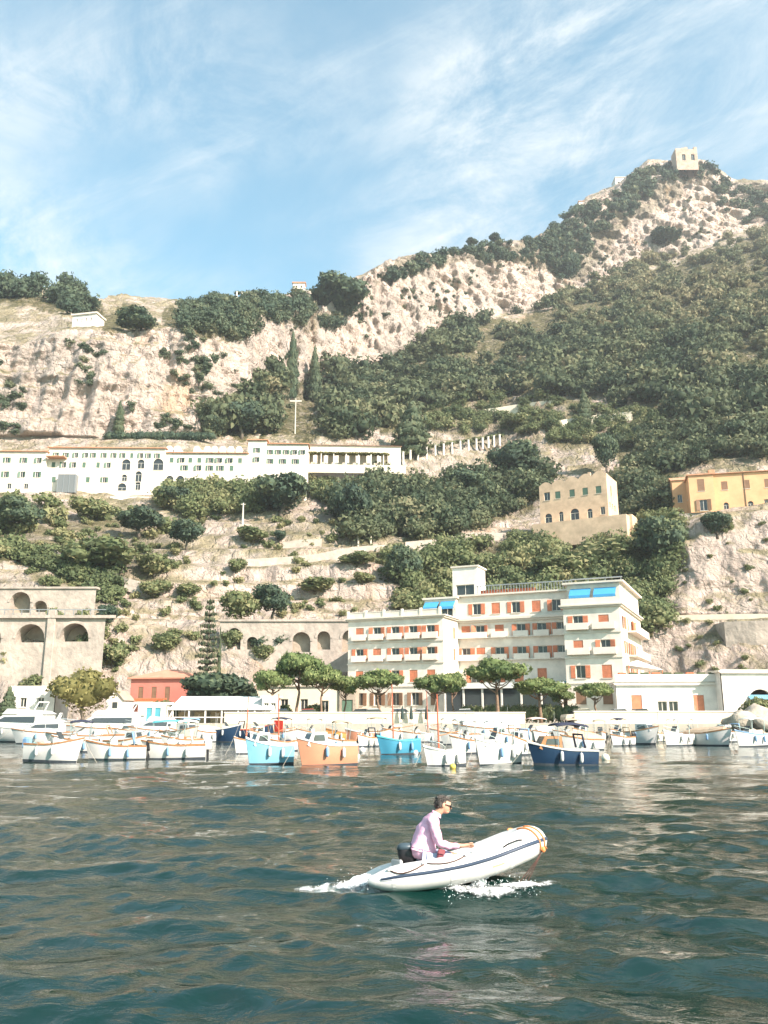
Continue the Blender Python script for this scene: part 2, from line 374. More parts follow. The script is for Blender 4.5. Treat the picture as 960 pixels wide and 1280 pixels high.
quads = np.stack([idx[:-1,:-1], idx[:-1,1:], idx[1:,1:], idx[1:,:-1]], -1).reshape(-1, 4)
tmesh = np_mesh('hillside', TV.reshape(-1, 3), quads, rock_material(), False, {'soil': soil.ravel()})
hill = tag(link('hillside', tmesh), kind='structure', label='steep limestone hillside with pale cliffs and terraces above the harbour')

def ground(px, py):
    """nearest point of the hillside seen at this place"""
    j = int(np.clip(np.searchsorted(pxs, px), 1, nc - 1))
    col = TPY[:, j]; best = None
    i = np.nonzero((col[:-1] >= py) & (col[1:] < py))[0]
    if len(i) == 0: i = [int(np.argmin(np.abs(col[:sum(ROWS[:8])] - py)))]; t = 0.0; a = i[0]
    else: a = i[0]; t = (col[a] - py) / max(1e-6, col[a] - col[a+1])
    p = TV[a, j] * (1 - t) + TV[min(a+1, nr-1), j] * t
    return Vector(p)
def ground_many(px, py):
    j = np.clip(np.searchsorted(pxs, px), 1, nc - 1)
    col = TPY[:, j]; m = (col[:-1] >= py) & (col[1:] < py)
    a = np.argmax(m, 0); ok = m.any(0); k = np.arange(len(px))
    t = ((col[a, k] - py) / np.maximum(1e-6, col[a, k] - col[a+1, k]))[:, None]
    return TV[a, j] * (1 - t) + TV[a+1, j] * t, ok

# ================================================================ water
def water_material():
    m = bpy.data.materials.new('sea_water'); m.use_nodes = True; t = m.node_tree; b = t.nodes['Principled BSDF']
    b.inputs['Base Color'].default_value = (0.0022, 0.020, 0.0165, 1); b.inputs['Roughness'].default_value = 0.04
    b.inputs['IOR'].default_value = 1.55; b.inputs['Specular IOR Level'].default_value = 0.5
    g = N(t, 'ShaderNodeNewGeometry')
    mp = N(t, 'ShaderNodeMapping'); t.links.new(g.outputs['Position'], mp.inputs[0]); mp.inputs['Scale'].default_value = (0.55, 1.0, 1); mp.inputs['Rotation'].default_value = (0, 0, R(14))
    n1 = N(t, 'ShaderNodeTexNoise'); t.links.new(mp.outputs[0], n1.inputs['Vector']); n1.inputs['Scale'].default_value = 3.2; n1.inputs['Detail'].default_value = 5; n1.inputs['Roughness'].default_value = 0.55; n1.inputs['Distortion'].default_value = 0.5
    bp = N(t, 'ShaderNodeBump'); bp.inputs['Strength'].default_value = 1.0; bp.inputs['Distance'].default_value = 0.05
    t.links.new(n1.outputs['Fac'], bp.inputs['Height']); t.links.new(bp.outputs[0], b.inputs['Normal'])
    return m
rng = np.random.default_rng(5)
ypix = np.concatenate([np.linspace(1330, 930, 430), np.linspace(929.3, 905, 60)])
yr = -CAMZ / gy(ypix)
yr = np.concatenate([[-3000, -400, -100, -30, -8, 1.5, 4.0, 5.5], yr[yr > 6.0], [240, 320, 600, 1500, 4000]])
rat = np.concatenate([[-9, -4, -2, -1.3, -0.95, -0.8, -0.7], np.linspace(-0.60, 0.60, 540), [0.7, 0.8, 0.95, 1.3, 2, 4, 9]])
WY, WR = np.meshgrid(yr, rat, indexing='ij')
wid = np.maximum(WY, 5.0); WX = WR * wid
WZ = np.zeros_like(WX)
dyr = np.gradient(yr); spc = np.maximum(np.abs(dyr)[:, None], np.gradient(rat)[None, :] * wid)
HX, HY = np.zeros_like(WX), np.zeros_like(WX)
for i in range(58):
    lam = 0.42 * (15.0 ** (i / 57.0)) * rng.uniform(0.9, 1.1)
    th = R(82) + rng.normal(0, 0.33) if lam > 1.2 else rng.normal(R(80), 0.7)
    amp = 0.0070 * lam ** 0.87 * rng.uniform(0.5, 1.3)
    if lam > 4: amp *= 0.8
    elif lam > 1.4: amp *= 1.22
    k = 2 * math.pi / lam; ph = rng.uniform(0, 6.28)
    fade = np.clip(lam / (2.6 * np.maximum(spc, 1e-3)) - 0.6, 0, 1)
    a = (WX * math.cos(th) + WY * math.sin(th)) * k + ph
    WZ += amp * fade * np.cos(a)
    s = 0.75 * amp * fade * np.sin(a); HX -= s * math.cos(th); HY -= s * math.sin(th)
patch = 1.0 + 0.6 * fbm(WX/9, WY/14, WX*0, 3, 0.5, 77)
calm = np.clip(1.1 - (WY - 13) / 80.0, 0.55, 1.05)
WZ *= patch * calm; HX *= patch * calm; HY *= patch * calm
# boat wake: trough and two diverging crests behind the dinghy
DG = at(573, 1108, 13.53); DG.z = 0
DHD = R(7)                                                        # dinghy heading, towards the right
lx = (WX - DG.x) * math.cos(DHD) + (WY - DG.y) * math.sin(DHD); ly = -(WX - DG.x) * math.sin(DHD) + (WY - DG.y) * math.cos(DHD)
beh = np.clip(-(lx - 1.0), 0, 40)
arm = 0.34 * beh
env = np.clip(beh / 2.0, 0, 1) * np.exp(-beh / 9.0)
for sgn in (-1, 1):
    dd = ly * sgn - arm
    WZ += 0.11 * env * np.exp(-(dd / (0.28 + 0.05 * beh)) ** 2) - 0.06 * env * np.exp(-((dd + 0.7) / 0.5) ** 2)
WZ -= 0.05 * np.exp(-((lx + 0.9) / 1.4) ** 2 - (ly / 0.6) ** 2)
WVv = np.stack([WX + HX, WY + HY, WZ], -1)
nr2, nc2 = WX.shape; idx = np.arange(nr2 * nc2).reshape(nr2, nc2)
quads = np.stack([idx[:-1,:-1], idx[:-1,1:], idx[1:,1:], idx[1:,:-1]], -1).reshape(-1, 4)
sea = tag(link('sea_water', np_mesh('sea_water', WVv.reshape(-1, 3), quads, water_material(), True)), kind='structure', label='dark green rippling sea water of the harbour')
def sea_z(x, y):
    """height of the water at plan points"""
    x, y = np.asarray(x, float), np.asarray(y, float); X0, Y0 = x, y
    for _ in range(4):
        zz, hx, hy = _sea_at(x, y); x, y = X0 - hx, Y0 - hy
    return _sea_at(x, y)[0]
def _sea_at(x, y):
    r = x / np.maximum(y, 5.0)
    i = np.clip(np.searchsorted(yr, y) - 1, 0, len(yr) - 2); j = np.clip(np.searchsorted(rat, r) - 1, 0, len(rat) - 2)
    u = (y - yr[i]) / (yr[i+1] - yr[i]); v = (r - rat[j]) / (rat[j+1] - rat[j])
    return [(A[i,j]*(1-u) + A[i+1,j]*u)*(1-v) + (A[i,j+1]*(1-u) + A[i+1,j+1]*u)*v for A in (WZ, HX, HY)]
# ================================================================ vegetation
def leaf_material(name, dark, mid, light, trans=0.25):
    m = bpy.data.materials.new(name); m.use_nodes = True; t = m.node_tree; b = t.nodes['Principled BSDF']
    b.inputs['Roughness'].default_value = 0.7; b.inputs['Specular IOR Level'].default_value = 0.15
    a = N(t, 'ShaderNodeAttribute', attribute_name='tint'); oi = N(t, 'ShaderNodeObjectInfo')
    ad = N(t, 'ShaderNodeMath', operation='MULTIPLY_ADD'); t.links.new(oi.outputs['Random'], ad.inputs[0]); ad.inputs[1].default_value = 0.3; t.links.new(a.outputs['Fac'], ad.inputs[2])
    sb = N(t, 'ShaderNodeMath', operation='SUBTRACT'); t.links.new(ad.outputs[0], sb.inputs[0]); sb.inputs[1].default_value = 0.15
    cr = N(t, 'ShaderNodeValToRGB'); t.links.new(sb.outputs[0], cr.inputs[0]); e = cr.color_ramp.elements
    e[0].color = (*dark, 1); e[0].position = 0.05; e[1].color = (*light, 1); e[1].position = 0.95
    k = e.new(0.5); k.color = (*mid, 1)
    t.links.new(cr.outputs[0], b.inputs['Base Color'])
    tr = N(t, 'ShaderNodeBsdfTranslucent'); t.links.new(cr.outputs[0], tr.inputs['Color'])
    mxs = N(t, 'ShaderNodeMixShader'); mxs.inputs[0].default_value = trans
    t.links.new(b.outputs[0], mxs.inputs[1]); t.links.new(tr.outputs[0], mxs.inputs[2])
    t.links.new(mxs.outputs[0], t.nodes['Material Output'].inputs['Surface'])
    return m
LEAF = {
 'wood': leaf_material('evergreen_leaf', (0.052,0.076,0.044), (0.140,0.159,0.085), (0.27,0.235,0.135)),
 'oak': leaf_material('holm_oak_leaf', (0.044,0.071,0.053), (0.084,0.118,0.073), (0.150,0.177,0.092)),
 'bush': leaf_material('maquis_leaf', (0.084,0.111,0.053), (0.160,0.185,0.085), (0.281,0.261,0.133)),
 'pine': leaf_material('stone_pine_needle', (0.075,0.114,0.044), (0.150,0.194,0.073), (0.244,0.269,0.112)),
 'cypress': leaf_material('cypress_leaf', (0.049,0.076,0.044), (0.094,0.118,0.066), (0.160,0.159,0.085), 0.15),
 'gold': leaf_material('golden_leaf', (0.12,0.115,0.04), (0.22,0.20,0.075), (0.33,0.29,0.12)),
 'ridge': leaf_material('ridge_scrub_leaf', (0.056,0.087,0.059), (0.108,0.139,0.084), (0.216,0.212,0.119)),
}
BARK = mat('pine_bark', (0.23,0.15,0.10), 0.9, 0.4, 6, 0.03)
BARKG = mat('grey_bark', (0.16,0.13,0.10), 0.9, 0.4, 6, 0.03)
_ico = None
def ico(sub=1):
    import bmesh
    bm = bmesh.new(); bmesh.ops.create_icosphere(bm, subdivisions=sub, radius=1.0)
    V = np.array([v.co[:] for v in bm.verts]); Fc = np.array([[v.index for v in f.verts] for f in bm.faces]); bm.free()
    return V, Fc
ICO1, ICO2 = ico(1), ico(2)
def crown(rg, lobes, n, leaf, core=0.8, spread=(0.78, 1.06), up=0.0, icos=ICO2):
    """lobes [(centre, radii)] -> vertices, triangles, tint: leaf clumps on rough lobes round a dense core"""
    V, T, C = [], [], []; base = 0
    ar = np.array([r[0]*r[1] + r[1]*r[2] + r[0]*r[2] for _, r in lobes]); ar = ar / ar.sum()
    for (c, r), w_ in zip(lobes, ar):
        c = np.array(c); r = np.array(r); tl = rg.uniform(0.3, 0.7)
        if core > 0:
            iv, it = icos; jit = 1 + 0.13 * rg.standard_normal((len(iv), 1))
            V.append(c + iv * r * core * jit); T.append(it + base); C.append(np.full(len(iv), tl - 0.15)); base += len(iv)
        k = max(4, int(n * w_))
        d = rg.standard_normal((k, 3)); d[:, 2] += up; d /= np.linalg.norm(d, axis=1)[:, None]
        p = c + d * r * rg.uniform(*spread, (k, 1))
        nn = d / r; nn /= np.linalg.norm(nn, axis=1)[:, None]; nn = nn + 0.65 * rg.standard_normal((k, 3)); nn /= np.linalg.norm(nn, axis=1)[:, None]
        h = rg.standard_normal((k, 3)); a = np.cross(nn, h); a /= np.linalg.norm(a, axis=1)[:, None]; b = np.cross(nn, a)
        s = leaf * rg.uniform(0.55, 1.25, (k, 1))
        tri = np.stack([p + a * s, p - a * s * 0.5 + b * s * 0.87, p - a * s * 0.5 - b * s * 0.87], 1)
        V.append(tri.reshape(-1, 3)); T.append(np.arange(3 * k).reshape(k, 3) + base); base += 3 * k
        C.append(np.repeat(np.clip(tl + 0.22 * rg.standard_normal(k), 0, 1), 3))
    return np.concatenate(V), np.concatenate(T), np.concatenate(C)
def blob_lobes(rg, n, w=0.5, h=0.5, z0=0.45, rr=(0.24, 0.38)):
    L = [((0, 0, z0), (w * 0.72, w * 0.72, h * 0.78))]
    for i in range(n):
        a = 2.4 * i + rg.uniform(-0.5, 0.5); e = rg.uniform(-0.55, 0.95)
        q = rg.uniform(*rr)
        L.append(((math.cos(a) * math.cos(e) * w * 0.62, math.sin(a) * math.cos(e) * w * 0.62, z0 + math.sin(e) * h * 0.62), (q * w * 2, q * w * 2, q * h * 1.8)))
    return L
RG = np.random.default_rng(21)
# --- woods and scrub that read as one mass
PROT = [crown(RG, blob_lobes(RG, 5, 0.5, 0.42, 0.42), 310, 0.082, 0.52, icos=ICO1) for _ in range(7)]
PROTN = [crown(RG, blob_lobes(RG, 6, 0.5, 0.42, 0.42), 450, 0.064, 0.50, icos=ICO1) for _ in range(7)]
PROTS = [crown(RG, blob_lobes(RG, 3, 0.5, 0.36, 0.28), 210, 0.10, 0.58, icos=ICO1) for _ in range(5)]
PROTC = [crown(RG, [((0,0,0.35),(0.5,0.5,0.32)),((0,0,0.75),(0.36,0.36,0.34)),((0.05,0,1.15),(0.22,0.22,0.34))], 300, 0.065, 0.6, icos=ICO1) for _ in range(2)]
def scatter(name, label, poly, n, size, mt, tint=(0.5, 0.2), prot=PROT, ysq=1.0, seed=1, jitter=6, tfun=None, tall=0.0, keep=None):
    rg = np.random.default_rng(seed); P = np.array(poly, float)
    x0, y0 = P.min(0) - jitter; x1, y1 = P.max(0) + jitter; xs, ys = [], []; got = 0
    x0 = max(x0, -160); x1 = min(x1, 1120)
    while got < n:
        a = rg.uniform(x0, x1, 4000); b = rg.uniform(y0, y1, 4000)
        wob = jitter * fbm(a/22, b/22, a*0+seed, 3, 0.6, seed), jitter * fbm(a/22, b/22, a*0+seed+9, 3, 0.6, seed+5)
        m = inpoly(a + wob[0], b + wob[1], poly)
        if keep is not None: m &= keep(a, b, rg)
        xs.append(a[m]); ys.append(b[m]); got += m.sum()
    px = np.concatenate(xs)[:n]; py = np.concatenate(ys)[:n]
    G, ok = ground_many(px, py)
    V, T, C = [], [], []; base = 0
    for i in range(n):
        if not ok[i]: continue
        pv, pt, pc = (PROTC if rg.uniform() < tall else prot)[rg.integers(0, 2 if tall and prot is PROTC else 2)] if rg.uniform() < tall else prot[rg.integers(0, len(prot))]
        s = size * math.exp(min(0.36, max(-0.5, rg.normal(0, 0.28)))); a = rg.uniform(0, 6.28); ca, sa = math.cos(a), math.sin(a)
        hs = s * ysq * rg.uniform(0.8, 1.25)
        v = np.stack([(pv[:,0]*ca - pv[:,1]*sa) * s, (pv[:,0]*sa + pv[:,1]*ca) * s, pv[:,2] * hs - 0.12 * s], 1) + G[i]
        tt = rg.normal(*tint)
        if tfun: tt += tfun(px[i], py[i])
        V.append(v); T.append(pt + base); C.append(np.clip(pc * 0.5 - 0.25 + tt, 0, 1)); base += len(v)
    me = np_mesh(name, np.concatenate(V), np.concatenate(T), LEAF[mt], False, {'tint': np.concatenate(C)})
    return tag(link(name, me), label, 'wood', kind='stuff')
brown = lambda x, y: 0.42 * max(0, min(1, (x - 700) / 120)) * max(0, min(1, (440 - y) / 60)) + 0.07 * math.sin(x / 31 + y / 17)
scatter('wood', 'dense evergreen wood on the right-hand slope below the pale cliff', WOODS['upper'], 1150, 7.8, 'wood', (0.40, 0.19), seed=2, tfun=brown, tall=0.05, keep=lambda a, b, rg: ((a < 338) | (a > 402) | (b < 475)) & (fbm(a/38, b/16, a*0, 3, 0.5, 91) < 0.30))
scatter('wood', 'thick dark wood between the convent gardens and the pink house', WOODS['middle'], 230, 6.2, 'wood', (0.38, 0.2), PROTN, seed=3)
scatter('wood', 'dark wood behind the orange house on the right', WOODS['house'], 150, 6.0, 'wood', (0.30, 0.16), PROTN, seed=4)
scatter('scrub', 'tangled scrub on the slope behind the hotel roof', WOODS['below'], 270, 4.2, 'bush', (0.36, 0.2), PROTN, seed=5)
scatter('scrub', 'garden greenery on the terraces above the pink house', WOODS['terrace'], 170, 4.2, 'bush', (0.45, 0.2), PROTN, seed=6)
scatter('scrub', 'green hedges and bushes on the slope below the convent', WOODS['convent'], 170, 4.6, 'bush', (0.38, 0.2), PROTN, seed=7)
scatter('scrub', 'loose scrub on the slope at the left below the convent', WOODS['leftslope'], 50, 4.0, 'bush', (0.62, 0.22), PROTS, seed=8)
scatter('ivy', 'dark ivy hanging over the wall top above the viaduct', WOODS['ivy'], 150, 2.4, 'bush', (0.3, 0.15), PROTS, seed=9, jitter=3)
scatter('wood', 'bluish dark trees along the far left ridge', WOODS['ridgeleft'], 85, 7.5, 'ridge', (0.3, 0.12), seed=10, jitter=3)
scatter('scrub', 'dark scrub on the edge of the left cliff', WOODS['clifftop2'], 190, 4.2, 'ridge', (0.38, 0.18), seed=11)
scatter('scrub', 'green scrub on the saddle between the two cliffs', WOODS['saddle'], 70, 5.0, 'ridge', (0.4, 0.2), seed=12)
scatter('scrub', 'scrub along the skyline above the middle cliff', WOODS['ridgemid'], 130, 5.6, 'ridge', (0.36, 0.18), PROTS, seed=13)
scatter('scrub', 'dark scrub climbing the ridge to the ruined tower', WOODS['ridgeright'], 210, 7.0, 'ridge', (0.36, 0.18), PROTS, seed=14)
scatter('scrub', 'dark scrub round the foot of the ruined tower', WOODS['peak'], 130, 7.5, 'ridge', (0.3, 0.15), PROTS, seed=15)
rocky = [(-150,440),(300,420),(440,380),(700,310),(900,240),(960,300),(700,400),(480,470),(300,540),(-150,545)]
scatter('scrub', 'small tufts of scrub growing on ledges of the cliffs', rocky, 330, 2.6, 'ridge', (0.5, 0.2), PROTS, seed=16,
        keep=lambda a, b, rg: fbm(a/45, b/30, a*0, 3, 0.5, 61) > 0.12)
lower = [(-150,640),(480,640),(500,700),(450,770),(300,790),(120,860),(-150,860)]
scatter('scrub', 'small dry bushes scattered over the rocky slope left of the hotel', lower, 330, 1.7, 'bush', (0.6, 0.25), PROTS, seed=17,
        keep=lambda a, b, rg: fbm(a/40, b/25, a*0, 3, 0.5, 71) > 0.05)
bluff = [(820,660),(960,640),(1100,640),(1100,840),(830,840)]
scatter('scrub', 'sparse dry tufts on the bluff right of the hotel', bluff, 90, 1.2, 'bush', (0.7, 0.2), PROTS, seed=18)

browns = [(700,372),(760,354),(800,340),(850,330),(900,315),(960,297),(1100,270),(1100,440),(960,440),(860,430),(740,420)]
scatter('scrub', 'brown autumn scrub on the open slope below the peak', browns, 420, 4.6, 'wood', (0.70, 0.16), PROTS, seed=19)
# --- trees and bushes that stand out one by one
def cmesh(name, c, m): return np_mesh(name, c[0], c[1], LEAF[m], False, {'tint': c[2]})
def taper(pts, r0, r1): return [r0 + (r1 - r0) * i / (len(pts) - 1) for i in range(len(pts))]
def trunk_mesh(h, r, limbs, rg, bark, lean=0.0, tips=None, base_h=0.5):
    mb = MB(); top = Vector((lean, 0, h))
    mb.tube([(0,0,-0.06), (r*0.5, 0, h*0.3), (lean*0.5 - r, r*0.4, h*0.65), top], [r*1.4, r, r*0.8, r*0.6], 7)
    for k in range(limbs):
        a = 2.4 * k + rg.uniform(-0.4, 0.4); b0 = Vector((lean*0.7, 0, h * rg.uniform(0.72, 0.97)))
        e = tips[k % len(tips)] if tips else (lean + math.cos(a)*0.3, math.sin(a)*0.3, h + 0.22)
        e = Vector(e); m_ = b0.lerp(e, 0.5) + Vector((0, 0, -0.03)); mb.tube([b0, m_, e], [r*0.5, r*0.33, r*0.15], 5)
    return mb.mesh('trunk', bark, True)
SPEC = {}
def species(key, crown_mesh, trunk): SPEC.setdefault(key, []).append((crown_mesh, trunk))
for k in range(3):      # unit trees: width 1, height 1
    species('oak', cmesh('crown', crown(RG, blob_lobes(RG, 9, 0.5, 0.42, 0.54, (0.16, 0.27)), 1700, 0.046, 0.74), 'oak'), trunk_mesh(0.4, 0.035, 4, RG, BARKG))
    species('bush', cmesh('crown', crown(RG, blob_lobes(RG, 6, 0.5, 0.46, 0.44, (0.18, 0.3)), 950, 0.060, 0.70), 'bush'), trunk_mesh(0.25, 0.03, 3, RG, BARKG))
    L = [((RG.uniform(-.03,.03), RG.uniform(-.03,.03), z), (w_, w_, 0.12)) for z, w_ in ((0.12,0.40),(0.24,0.5),(0.38,0.48),(0.52,0.42),(0.66,0.34),(0.79,0.23),(0.90,0.12))]
    species('cypress', cmesh('crown', crown(RG, L, 1100, 0.045, 0.85), 'cypress'), trunk_mesh(0.15, 0.05, 0, RG, BARKG))
    species('gold', cmesh('crown', crown(RG, blob_lobes(RG, 9, 0.5, 0.46, 0.52, (0.15, 0.26)), 1600, 0.035, 0.82), 'gold'), trunk_mesh(0.3, 0.03, 4, RG, BARKG))
    tips = [(math.cos(a)*q, math.sin(a)*q, 0.66 + 0.05*math.sin(3*a)) for a, q in zip(np.linspace(0, 6, 8), (0.26,0.32,0.2,0.33,0.28,0.3,0.22,0.1))]
    L = [((x*1.05, y*1.05, z + 0.08 + RG.uniform(-.03,.05)), (RG.uniform(.17,.24), RG.uniform(.17,.24), RG.uniform(.08,.12))) for x, y, z in tips] + [((0,0,0.80),(0.32,0.32,0.13)), ((0.1,-0.08,0.86),(0.2,0.2,0.1)), ((-0.14,0.05,0.84),(0.2,0.2,0.1))]
    species('pine', cmesh('crown', crown(RG, L, 1900, 0.032, 0.78), 'pine'), trunk_mesh(0.6, 0.028, 8, RG, BARK, RG.uniform(-0.05, 0.05), tips))
L, mbl = [], MB().tube([(0,0,-0.02),(0,0,1.0)], [0.05,0.006], 6)
for k in range(17):
    z = 0.16 + k * 0.048; rr0 = 0.5 * (1 - (z - 0.1) / 0.95) ** 0.8
    for j in range(6):
        rr = rr0 * RG.uniform(0.62, 1.12)
        a = j * math.pi / 3 + k * 0.5 + RG.uniform(-.25, .25); e = (math.cos(a)*rr, math.sin(a)*rr, z + 0.02)
        mbl.tube([(0,0,z), e], [0.012, 0.004], 4)
        L.append(((e[0]*0.72, e[1]*0.72, z + 0.016), (abs(e[0])*0.36 + 0.035, abs(e[1])*0.36 + 0.035, 0.012)))
species('norfolk', cmesh('crown', crown(RG, L, 2600, 0.026, 0.0, (0.2, 1.0)), 'cypress'), mbl.mesh('trunk', BARKG, True))
NTREE = {}
def tree(kind, px, py, wpx, hpx, label, name=None, depth=None, ground_z=None, group=None, v=None):
    if depth is None: g = ground(px, py)
    else: g = at(px, py, depth)
    if ground_z is not None: g.z = ground_z
    s = g.y / F * 1.02; i = NTREE.get(kind, 0); NTREE[kind] = i + 1
    cm, tm_ = SPEC[kind][(i if v is None else v) % len(SPEC[kind])]
    nm = name or {'oak': 'holm_oak', 'bush': 'bush', 'cypress': 'cypress', 'gold': 'golden_tree', 'pine': 'umbrella_pine', 'norfolk': 'norfolk_pine'}[kind]
    o = thing(nm, label, 'bush' if nm == 'bush' else 'tree', g, RG.uniform(0, 6.28), group)
    W_, H_ = wpx * s, hpx * s; qx_ = RG.uniform(.9, 1.12)
    for part_name, me in (('crown', cm), ('trunk', tm_)):
        c = link(part_name, me, o); c.scale = (W_ * qx_, W_ / qx_, H_)
    return o
G_S = 'bushes on the rocky slope'
for a in [
 ('oak',420,402,88,66,'largest dark round oak, standing alone on the skyline above the saddle'),
 ('cypress',358,500,20,96,'taller cypress, the left one of the pair below the saddle'),
 ('cypress',387,503,22,78,'shorter cypress, the right one of the pair below the saddle'),
 ('cypress',137,547,16,50,'small dark conifer alone at the foot of the left cliff'),
 ('oak',350,650,82,68,'big round evergreen with grey-green crown under the convent terrace'),
 ('oak',295,548,58,56,'dark round oak at the right foot of the left cliff'),
 ('oak',332,492,36,48,'dark oak just left of the taller cypress'),
 ('oak',262,548,30,34,'small dark oak behind the convent roof at the cliff foot'),
 ('oak',150,420,54,42,'dark oak spreading over the edge of the left cliff beside the white cottage'),
 ('bush',118,716,92,52,'wide pale green bush above the viaduct end on the left slope'),
 ('oak',437,664,54,66,'dark evergreen right of the big round tree, below the white garden wall'),
 ('cypress',516,572,54,76,'pale feathery conifer standing above the pillared pergola'),
 ('cypress',740,532,18,50,'slim dark cypress on the upper garden terrace'),
 ('oak',762,594,38,62,'tall dark pine-like tree just above the roofless pink house'),
 ('oak',645,606,66,62,'dark round tree left of the roofless pink house'),
 ('oak',826,712,66,76,'dark thicket tree in the gully between the two hill houses'),
 ('oak',896,672,42,36,'round dark bush on the bluff edge below the orange house'),
 ('bush',300,778,50,48,'left half of the dark ivy thicket above the stone arches'),
 ('oak',342,776,52,50,'right half of the dark ivy thicket above the stone arches'),
 ('bush',393,742,56,22,'long low green bush on the grey outcrop left of the hotel roof'),
 ('bush',445,708,42,22,'upper of the two low bushes on the slope left of the hotel roof'),
 ('bush',453,730,30,18,'lower of the two low bushes on the slope left of the hotel roof'),
 ('oak',232,688,46,44,'dark round bush in the middle of the left slope'),
 ('bush',316,680,44,26,'low olive bush on the bare slope below the big round evergreen'),
 ('oak',348,680,18,20,'small round dark bush at the end of the pale terrace wall'),
 ('bush',295,716,26,22,'lone bush on the bare rock halfway up the slope'),
 ('oak',20,668,66,52,'dark spreading bush at the left edge below the convent'),
 ('bush',107,652,50,38,'green bush below the grey lift tower of the convent'),
 ('oak',172,672,60,42,'dark wide bush on the left slope below the small arches'),
 ('oak',212,638,44,36,'dark bush at the corner under the convent arcade'),
 ('bush',195,722,44,34,'grey-green bush where the sloping track ends'),
 ('bush',196,748,40,28,'low bush under the end of the sloping track'),
 ('oak',140,786,28,34,'dark bush growing against the right end of the viaduct'),
 ('bush',150,834,40,36,'green bush above the red house roof on the left'),
 ('bush',215,816,34,28,'olive bush just above the red house'),
 ('bush',240,746,32,20,'low bush left of the tall norfolk pine tip'),
 ('oak',326,818,30,30,'dark bush in front of the first stone arch'),
 ('oak',412,820,46,46,'dark tree behind the pines under the stone arches'),
 ('oak',600,306,18,12,'small dark tree on the skyline, left of two above the middle cliff'),
 ('oak',632,304,20,14,'small dark tree on the skyline, right of two above the middle cliff'),
 ('oak',730,354,32,46,'dark tree filling the gully below the ridge houses'),
 ('oak',865,306,50,24,'dark low bush on a ledge of the peak cliff'),
 ('oak',505,735,46,60,'dark tree on the slope at the left of the hotel roof pavilion'),
 ('bush',690,730,80,44,'green bush mass above the hotel roof railing'),
 ('bush',745,712,80,44,'wide bright bush below the terrace of the roofless pink house'),
 ('oak',585,628,60,46,'round dark tree under the right end of the pillared pergola'),
 ('oak',930,560,46,42,'large dark tree behind the orange house chimney'),
 ('bush',650,540,40,28,'grey leafy fig tree with forked trunk on the garden terrace'),
]: tree(*a)
hg = ground(215, 549); hk = hg.y / F * 1.05
ho_ = thing('hedge', 'long dark hedge along the foot of the cliff above the convent roof', 'hedge', hg)
link('crown', cmesh('crown', crown(RG, [((x * hk, RG.uniform(-.4, .4), .9), (1.6, 1.2, RG.uniform(1.0, 1.7))) for x in np.linspace(-88, 40, 17)], 1500, 0.28, 0.75), 'oak'), ho_)
# ================================================================ buildings
M_CREAM = mat('cream_render', (0.76,0.675,0.575), 0.85, 0.20, 0.7, 0.01, 6)
M_WHITE = mat('white_render', (0.72,0.67,0.60), 0.85, 0.22, 0.7, 0.01, 6)
M_OCHRE = mat('ochre_render', (0.70,0.41,0.22), 0.85, 0.18, 0.4, 0.01, 6)
M_PINK = mat('faded_pink_render', (0.66,0.47,0.32), 0.9, 0.28, 0.5, 0.02, 6)
M_RED = mat('red_render', (0.60,0.20,0.15), 0.85, 0.15, 0.5, 0.01, 6)
M_BEIGE = mat('beige_render', (0.66,0.58,0.45), 0.85, 0.16, 0.5, 0.01, 6)
M_STONE = mat('old_masonry', (0.47,0.40,0.335), 0.95, 0.4, 0.55, 0.14, 1.6, c2=(0.27,0.235,0.20))
M_RUIN = mat('ruined_masonry', (0.50,0.37,0.28), 0.95, 0.4, 0.3, 0.3, 0.8)
M_STONED = mat('dark_and_shade_masonry', (0.38,0.32,0.25), 0.95, 0.35, 0.5, 0.08, 2.5)  # darker stone; also paints shade into arch recesses and the shaded wall
M_CORN = mat('cornice_render', (0.66,0.59,0.50), 0.8, 0.12, 0.6)
M_FRAME = mat('window_frame_paint', (0.62,0.58,0.50), 0.5)
M_SHUT = mat('orange_shutter', (0.60,0.21,0.11), 0.6, 0.25, 2.0)
M_SHUTG = mat('green_shutter', (0.10,0.17,0.12), 0.6, 0.2, 2.0)
M_SHUTB = mat('brown_shutter', (0.26,0.15,0.09), 0.6, 0.2, 2.0)
M_GLASS = mat('window_glass', (0.035,0.04,0.042), 0.08, spec=0.6)
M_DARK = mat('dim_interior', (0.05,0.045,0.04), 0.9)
M_TILE = mat('roof_tile', (0.52,0.27,0.16), 0.9, 0.25, 1.2, 0.03, 8)
M_BLUE = mat('blue_awning', (0.06,0.30,0.55), 0.7, 0.08, 2)
M_AWN = mat('white_awning', (0.74,0.72,0.67), 0.7, 0.05, 1)
M_METAL = mat('grey_metal', (0.36,0.36,0.36), 0.4, metal=0.6)
M_WOOD = mat('varnished_wood', (0.34,0.15,0.06), 0.45, 0.25, 5)
M_RUST = mat('rust_red_paint', (0.50,0.13,0.07), 0.6, 0.2, 5)
M_PAVE = mat('quay_paving', (0.46,0.41,0.33), 0.9, 0.2, 0.5, 0.01, 5)
M_TEAL = mat('teal_paint', (0.08,0.30,0.36), 0.5, 0.1, 2)
M_FLOWER = mat('geranium_flower', (0.62,0.16,0.07), 0.8, 0.4, 8)

